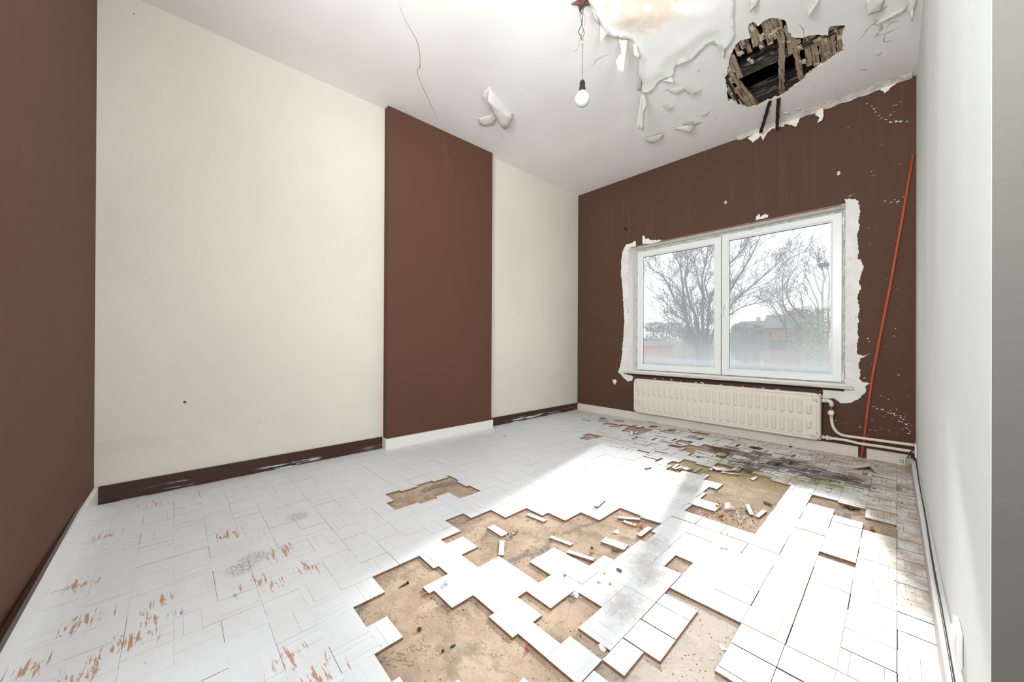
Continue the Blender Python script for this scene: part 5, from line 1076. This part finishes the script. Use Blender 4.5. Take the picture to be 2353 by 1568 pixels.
scrap('paint_flake', PTS['flake3'], .018, M['plaster_chip'], 'white zigzag flake in the right half of the bare patch', 'paint flake', seed=9, curl=.3, asp=1.5)
lump('plaster_lump', PTS['plasterbits'], .010, M['plaster_chip'], 'white plaster lump at the near corner of the middle hole', 'plaster lump', sc=(1.5, .8, .5), seed=12, rough=.5)
tl = empty('twig_stub', (PTS['tanlump'][0], PTS['tanlump'][1], SZ)); tag(tl, 'tan stub with a mossy tip standing right of the long leaning strip', 'debris')
bm = bmesh.new(); lathe(bm, [(.007, 0), (.008, .006), (.007, .016), (.006, .018)], (0, 0, 0), 'Z', 14); fin(bm, 'stub', M['ochre'], tl)
bm = bmesh.new(); bmesh.ops.create_icosphere(bm, subdivisions=2, radius=.007)
for v in bm.verts: v.co *= 1 + .5 * mnoise.noise(v.co * 300)
fin(bm, 'mossy_tip', M['moss'], tl, False, (0, 0, .022))
lump('moss_crumb', PTS['mossclump'], .012, M['moss'], 'dark mossy clump below the widest loose piece', 'debris', sc=(1.5, 1, .5), seed=14, rough=.7)
lump('moss_crumb', PTS['mossR'], .015, M['moss'], 'mossy dark clump at the right rim of the mossy hole', 'debris', sc=(1.7, .6, .4), seed=15, rough=.7)
for q, (key, lab) in enumerate((('leaf1', 'curled brown leaf at the tip of the short strip in the bare patch'), ('leaf2', 'brown leaf beside the strip on the right rim of the bare patch'), ('leaf3', 'orange leaf standing at the tile corner left of the big curled flake'), ('leaf4', 'pale leaf at the far left of the leaf litter in the mossy hole'), ('leaf5', 'brown leaf in front of the big curled flake'), ('leaf6', 'orange leaf left of the strip pair in the leaf litter'), ('leaf7', 'orange leaf below the three finger block'), ('leaf8', 'small orange leaf in the bare slot near the right wall'))):
    scrap('dry_leaf', PTS[key], .022, M['leaf'], lab, 'leaf', z=SZ, seed=20 + q, curl=1.0, asp=.6)
lump('bark_piece', PTS['bark1'], .014, M['bark'], 'left piece of dark bark in the slot near the right wall', 'bark', sc=(1.6, .6, .4), seed=31, rough=.6)
lump('bark_piece', PTS['bark2'], .016, M['bark'], 'right piece of dark bark in the slot near the right wall', 'bark', sc=(1.8, .6, .4), seed=32, rough=.6)
lump('bark_piece', PTS['blackA'], .026, M['bark'], 'rotten black chunk on the tiles under the right part of the radiator', 'bark', z=.0005, sc=(1.7, .7, .3), seed=33, rough=.5)
lump('bark_piece', PTS['rustbark'], .022, M['ochre'], 'light brown rotten chunk beside the dark far hole', 'bark', sc=(1.6, .7, .6), seed=34, rough=.5)
lump('plaster_crumb', PTS['crumb'], .010, M['ochre'], 'brown crumb alone on the white tiles in front of the chimney breast', 'debris', z=.0003, seed=35, rough=.5)
for q, (p, lab) in enumerate(zip(PTS['dirt'], ('ragged dark dirt clump on the dirty tiles right of the big bare patch', 'ochre dirt crumb between the middle hole and the dark smudge', 'tiny dirt crumb left of the ragged dirt clump', 'small ring-like grey crumb near the middle hole', 'brown star-like crumb on the sunlit block right of the notch', 'dark crumb on the sunlit tile just in front of the mossy hole'))):
    lump('dirt_crumb', p, (.008, .005, .004, .005, .004, .004)[q], M['moss'] if q in (0, 4) else M['ochre'], lab, 'debris', z=.0003, sc=(1.4, .9, .4), seed=40 + q, rough=.8)
# grit: uncountable crumbs scattered in the bare patches and near the broken edges
rg = random.Random(21); vs, fs, mi = [], [], []
def chip(x, y, z, r, m_):
    b = len(vs)
    for _ in range(4): vs.append((x + rg.uniform(-r, r), y + rg.uniform(-r, r), z + rg.uniform(0, r)))
    vs.append((x, y, z + r * .9))
    fs.extend([(b, b + 1, b + 4), (b + 1, b + 2, b + 4), (b + 2, b + 3, b + 4), (b + 3, b, b + 4)]); mi.extend([m_] * 4)
for h in HOLES:
    n = len(h); per = 0
    for i in range(n):
        a, b = Vector(h[i]), Vector(h[(i + 1) % n]); L = (b - a).length
        if L > 1: continue
        for _ in range(int(L * 220)):
            t = rg.random(); q = a.lerp(b, t); dn = Vector((rg.gauss(0, .012), rg.gauss(0, .012))); q = q + dn
            if inpoly(q.x, q.y, h): chip(q.x, q.y, SZ, rg.choice([.0012, .0018, .0025, .004]), rg.choice([0, 0, 1, 2]))
    xs_ = [p[0] for p in h]; ys_ = [p[1] for p in h]; A_ = (max(xs_) - min(xs_)) * (max(ys_) - min(ys_))
    for _ in range(int(min(A_, 1) * 1500)):
        x, y = rg.uniform(min(xs_), max(xs_)), rg.uniform(max(min(ys_), .2), max(ys_))
        if inpoly(x, y, h): chip(x, y, SZ, rg.choice([.001, .0014, .002, .003]), rg.choice([0, 1, 1, 2]))
for _ in range(900):   # litter in the mossy hole and along the wet zone
    x, y = rg.gauss(-.62, .12), rg.gauss(2.22, .09)
    if inpoly(x, y, HOLES[8]): chip(x, y, SZ, rg.uniform(.002, .007), rg.choice([0, 0, 1, 1, 2, 3]))
for _ in range(700):
    x, y = rg.uniform(-2.3, 0.05), rg.uniform(2.6, 4.1); chip(x, y, .0006, rg.choice([.0008, .0012, .002]), 1)
for _ in range(260):
    x, y = rg.uniform(-3.0, 0), rg.uniform(-.2, 3.6)
    if not any(inpoly(x, y, h) for h in HOLES): chip(x, y, .0006, rg.choice([.0008, .0012, .0022]), 1)
for _ in range(900):
    y = rg.uniform(1.9, 3.9); x = .05 - abs(rg.gauss(0, .05)); chip(x, y, .0006, rg.choice([.001, .0016, .003]), rg.choice([0, 1, 1]))
o = mesh('floor_grit', vs, fs, [M['grit_light'], M['grit_dark'], M['plaster_chip'], M['leaf']], None, mi); tag(o, 'fine grit and crumbs strewn over the bare patches and broken parquet', 'grit', kind='stuff')

# ------------------------------------------------------------------ outside
GZ = -1.6
bm = bmesh.new(); 
for x0, x1, y0, y1 in ((-90, 30, 4.8, 160),): bx(bm, x0, x1, y0, y1, GZ - .3, GZ)
tag(fin(bm, 'ground', M['grass']), 'rough green ground outside beyond the window', 'ground', kind='structure')
bm = bmesh.new(); v_ = [bm.verts.new(p) for p in ((-60, 44, GZ + .02), (20, 62, GZ + .02), (20, 66, GZ + .02), (-60, 48, GZ + .02))]; bm.faces.new(v_)
tag(fin(bm, 'road', M['road']), 'pale road strip outside beyond the trees', 'road', kind='structure')
def tree(name, label, base, stems, seed, depth=5, r0=.16, mt=None, group='bare trees outside the window'):
    rr = random.Random(seed); bm = bmesh.new(); bt = bmesh.new(); cnt = [0]
    root = empty(name, base); tag(root, label, 'tree', group)
    def grow(p, d, L, r, lvl):
        n = 4; P = [p.copy()]; rs = [r]; q = p.copy(); dd = d.copy()
        for i in range(n):
            dd = (dd + Vector((rr.gauss(0, .10), rr.gauss(0, .10), rr.gauss(.03, .06)))).normalized(); q = q + dd * L / n; P.append(q.copy()); rs.append(r * (1 - .55 * (i + 1) / n))
        tube(bm if lvl > 2 else bt, P, rs, 5 if lvl > 2 else 3, False)
        if lvl <= 0: return
        kids = rr.choice([3, 4, 4]) if lvl > 1 else rr.choice([3, 4, 5])
        for c in range(kids):
            t = rr.uniform(.3, 1) if c else 1; i = min(n, int(t * n)); pp2 = P[i]; rk = rs[i] * rr.uniform(.55, .75)
            ax = Vector((rr.gauss(0, 1), rr.gauss(0, 1), rr.gauss(0, .5))).normalized(); nd = (dd * 1.0 + ax * rr.uniform(.35, .75)).normalized()
            grow(pp2, nd, L * rr.uniform(.55, .8), max(rk, .009), lvl - 1)
    for (off, d, L, r) in stems: grow(Vector(off), Vector(d).normalized(), L, r, depth)
    fin(bm, 'trunk', M['bark_tree'], root); fin(bt, 'twigs', M['twig'], root)
    return root

def tree2(name, label, lines, seed, lvl, blen):
    rr = random.Random(seed); bm = bmesh.new(); bt = bmesh.new(); base = Vector(lines[0][0][0]); root = empty(name, (base.x, base.y, GZ)); tag(root, label, 'tree', 'bare trees outside the window')
    inv = Matrix.Translation((-base.x, -base.y, -GZ))
    def grow(p, d, L, r, lv):
        P = [p.copy()]; rs = [r]; q = p.copy(); dd = d.copy(); n = 3
        for i in range(n):
            dd = (dd + Vector((rr.gauss(0, .13), rr.gauss(0, .13), rr.gauss(.05, .08)))).normalized(); q = q + dd * L / n; P.append(q.copy()); rs.append(r * (1 - .6 * (i + 1) / n))
        tube(bt, P, rs, 3, False)
        if lv <= 0: return
        for c in range(rr.choice([2, 3, 3, 4])):
            i = rr.choice([1, 2, 3]); ax = Vector((rr.gauss(0, 1), rr.gauss(0, .8), rr.gauss(0, .6))).normalized()
            grow(P[i], (dd + ax * rr.uniform(.4, .8)).normalized(), L * rr.uniform(.55, .8), max(rs[i] * .7, .008), lv - 1)
    for line, r0 in lines:
        P = [Vector(p) for p in line]
        if P[0].z > GZ + 1 and len(P) > 5: P = [Vector((P[0].x, P[0].y, GZ - .2))] + P
        Q = bez(P, 5); n = len(Q); rs = [r0 * (1 - .85 * (i / n) ** .9) for i in range(n)]; tube(bm, Q, rs, 6, False)
        for i in range(int(n * .25), n):
            if rr.random() < .95:
                t = (Q[min(i + 1, n - 1)] - Q[i - 1]).normalized(); ax = Vector((rr.gauss(0, 1), rr.gauss(0, .8), rr.gauss(.1, .6))).normalized()
                grow(Q[i], (t + ax * rr.uniform(.5, .95)).normalized(), blen * rr.uniform(.6, 1.25), max(.012, rs[i] * .45), lvl)
    for nm, b_, mt in (('trunk', bm, M['bark_tree']), ('twigs', bt, M['twig'])):
        o = fin(b_, nm, mt, root); o.matrix_parent_inverse = inv
    return root
tree2('bare_tree', 'tall many-stemmed bare tree filling the left pane', DATA['T1'], 5, 3, .85)
tree2('bare_tree', 'leaning bare tree in the middle of the right pane', DATA['T2'], 9, 2, .75)
tree2('bare_tree', 'bushy bare tree at the right edge of the right pane holding a nest', DATA['T3'], 17, 2, .85)
bm = bmesh.new(); rn = random.Random(8)
for _ in range(160):
    a = rn.uniform(0, 6.28); r_ = rn.uniform(.10, .24); z = rn.uniform(-.09, .09); p = Vector((r_ * math.cos(a), r_ * math.sin(a), z)); d = Vector((-math.sin(a), math.cos(a), rn.uniform(-.3, .3))) * .16; tube(bm, [p - d, p + d], .008, 3, False)
tag(fin(bm, 'bird_nest', M['bark_tree'], None, False, DATA['NEST']), 'dark twig nest high in the bushy bare tree', 'nest')
def grounded(bl): return bl + [(b[0], b[1], (GZ + b[2]) / 2, b[3], b[4], abs(b[2] - GZ) / 2 + .15) for b in bl]
def leafcloud(name, label, blobs, n, size, mt, seed, group=None, cat='shrub', twigs=True):
    rr = random.Random(seed); vs, fs = [], []
    for _ in range(n):
        bxx = rr.choice(blobs); c, s = bxx[:3], bxx[3:]
        while True:
            v = Vector((rr.uniform(-1, 1), rr.uniform(-1, 1), rr.uniform(-1, 1)))
            if v.length < 1: break
        p = Vector((c[0] + v.x * s[0], c[1] + v.y * s[1], c[2] + v.z * s[2])); a = Vector((rr.gauss(0, 1), rr.gauss(0, 1), rr.gauss(0, 1))).normalized() * size * rr.uniform(.6, 1.3); b = a.orthogonal().normalized() * size * rr.uniform(.3, .8); i = len(vs)
        vs += [p - a, p + b, p + a, p - b]; fs.append((i, i + 1, i + 2, i + 3))
    o = mesh(name, vs, fs, mt); tag(o, label, cat, group); return o
leafcloud('leafy_shrub', 'young green shrub low at the right of the right pane', DATA['SH1'], 5200, .035, M['foliage'], 3, 'shrubs outside the window')
leafcloud('leafy_shrub', 'grey-green brambles low across the left part of the right pane', DATA['SH2'], 6000, .035, M['hedge'], 5, 'shrubs outside the window')
leafcloud('leafy_shrub', 'pale brambles behind the tree trunks at the bottom of the left pane', DATA['SH3'], 2400, .035, M['foliage'], 6, 'shrubs outside the window')
leafcloud('hedge_row', 'long grey-green tree row on the horizon behind the left pane', grounded(DATA['SH4']), 9000, .10, M['hedge'], 7, None, 'hedge')
leafcloud('hedge_row', 'grey-green tree row on the horizon behind the right pane', grounded(DATA['SH5']), 9000, .16, M['hedge'], 8, None, 'hedge')
leafcloud('hedge_row', 'grey-green tree row far to the right behind the shrubs, mostly past the right window edge', grounded([(-3 + 3 * q, 58, .8 + math.sin(q * 1.9), 2.4, 2, 2.2) for q in range(9)]), 7000, .16, M['hedge'], 10, None, 'hedge')
# red shed with flat roof
shd = empty('garden_shed', (-5.5, 11.5, GZ)); tag(shd, 'red flat roofed shed at the lower left of the left pane', 'shed')
def ch(o): o.parent = shd; o.matrix_parent_inverse = Matrix.Translation((5.5, -11.5, -GZ)); return o
bm = bmesh.new(); bx(bm, -8.6, -5.17, 11.0, 12.26, GZ, .88); ch(fin(bm, 'wall', M['shed_red']))
bm = bmesh.new(); bx(bm, -8.8, -4.98, 10.85, 12.45, .83, .985, .01); ch(fin(bm, 'flat_roof', M['shed_roof']))
bm = bmesh.new()
for q in range(12): bx(bm, -8.5 + q * .28, -8.49 + q * .28, 10.985, 11.0, GZ, .83)
ch(fin(bm, 'batten', M['shed_red']))
bm = bmesh.new(); lathe(bm, [(.36, 0), (.35, .05), (.28, .10), (.14, .13), (.001, .14)], (-5.55, 11.5, .985), 'Z', 20); ch(fin(bm, 'roof_dome', M['slate']))
def house(name, label, x, y, w, d, zb, he, hr, mw, mr, wins):
    h = empty(name, (x, y, zb)); tag(h, label, 'house')
    bm = bmesh.new(); bx(bm, -w / 2, w / 2, 0, d, 0, he); fin(bm, 'walls', mw, h)
    bm = bmesh.new(); e = .3; V_ = [(-w / 2 - e, -e, he), (w / 2 + e, -e, he), (w / 2 + e, d + e, he), (-w / 2 - e, d + e, he), (-w / 2 - e, d / 2, he + hr), (w / 2 + e, d / 2, he + hr)]; vv_ = [bm.verts.new(v) for v in V_]
    for f in ((0, 1, 5, 4), (2, 3, 4, 5), (0, 4, 3), (1, 2, 5), (0, 3, 2, 1)): bm.faces.new([vv_[i] for i in f])
    fin(bm, 'roof', mr, h); bm = bmesh.new(); bx(bm, w * .2, w * .2 + .6, d / 2 - .3, d / 2 + .3, he + hr * .5, he + hr + .7); fin(bm, 'chimney', mw, h)
    for (wx, wz, ww, wh) in wins: bm = bmesh.new(); bx(bm, wx - ww / 2, wx + ww / 2, -.03, .02, wz, wz + wh); fin(bm, 'window', M['dark_glass'], h)
house('house', 'red house with a dark band seen through the middle of the right pane', -9.8, 55, 3.6, 6, GZ, 4.4, 1.9, M['house_red'], M['slate'], [(-.1, 1.6, 3.0, 1.3), (1.1, 3.3, .5, .6), (-1.2, 3.3, .5, .6)])
house('house', 'grey roofed house behind the tree at the left of the right pane', -19.3, 80, 3.6, 5, GZ, 5.2, 1.6, M['house_grey'], M['slate'], [(-1.0, 2.6, 1, 1), (1.0, 2.6, 1, 1)])
house('house', 'low pale grey building behind the trunks in the left pane', -18.5, 58, 9, 7, GZ, 3.4, 1.3, M['house_grey'], M['slate'], [(-2.5, 1, 1.2, 1), (.5, 1, 1.2, 1), (3, 1, 1.2, 1)])
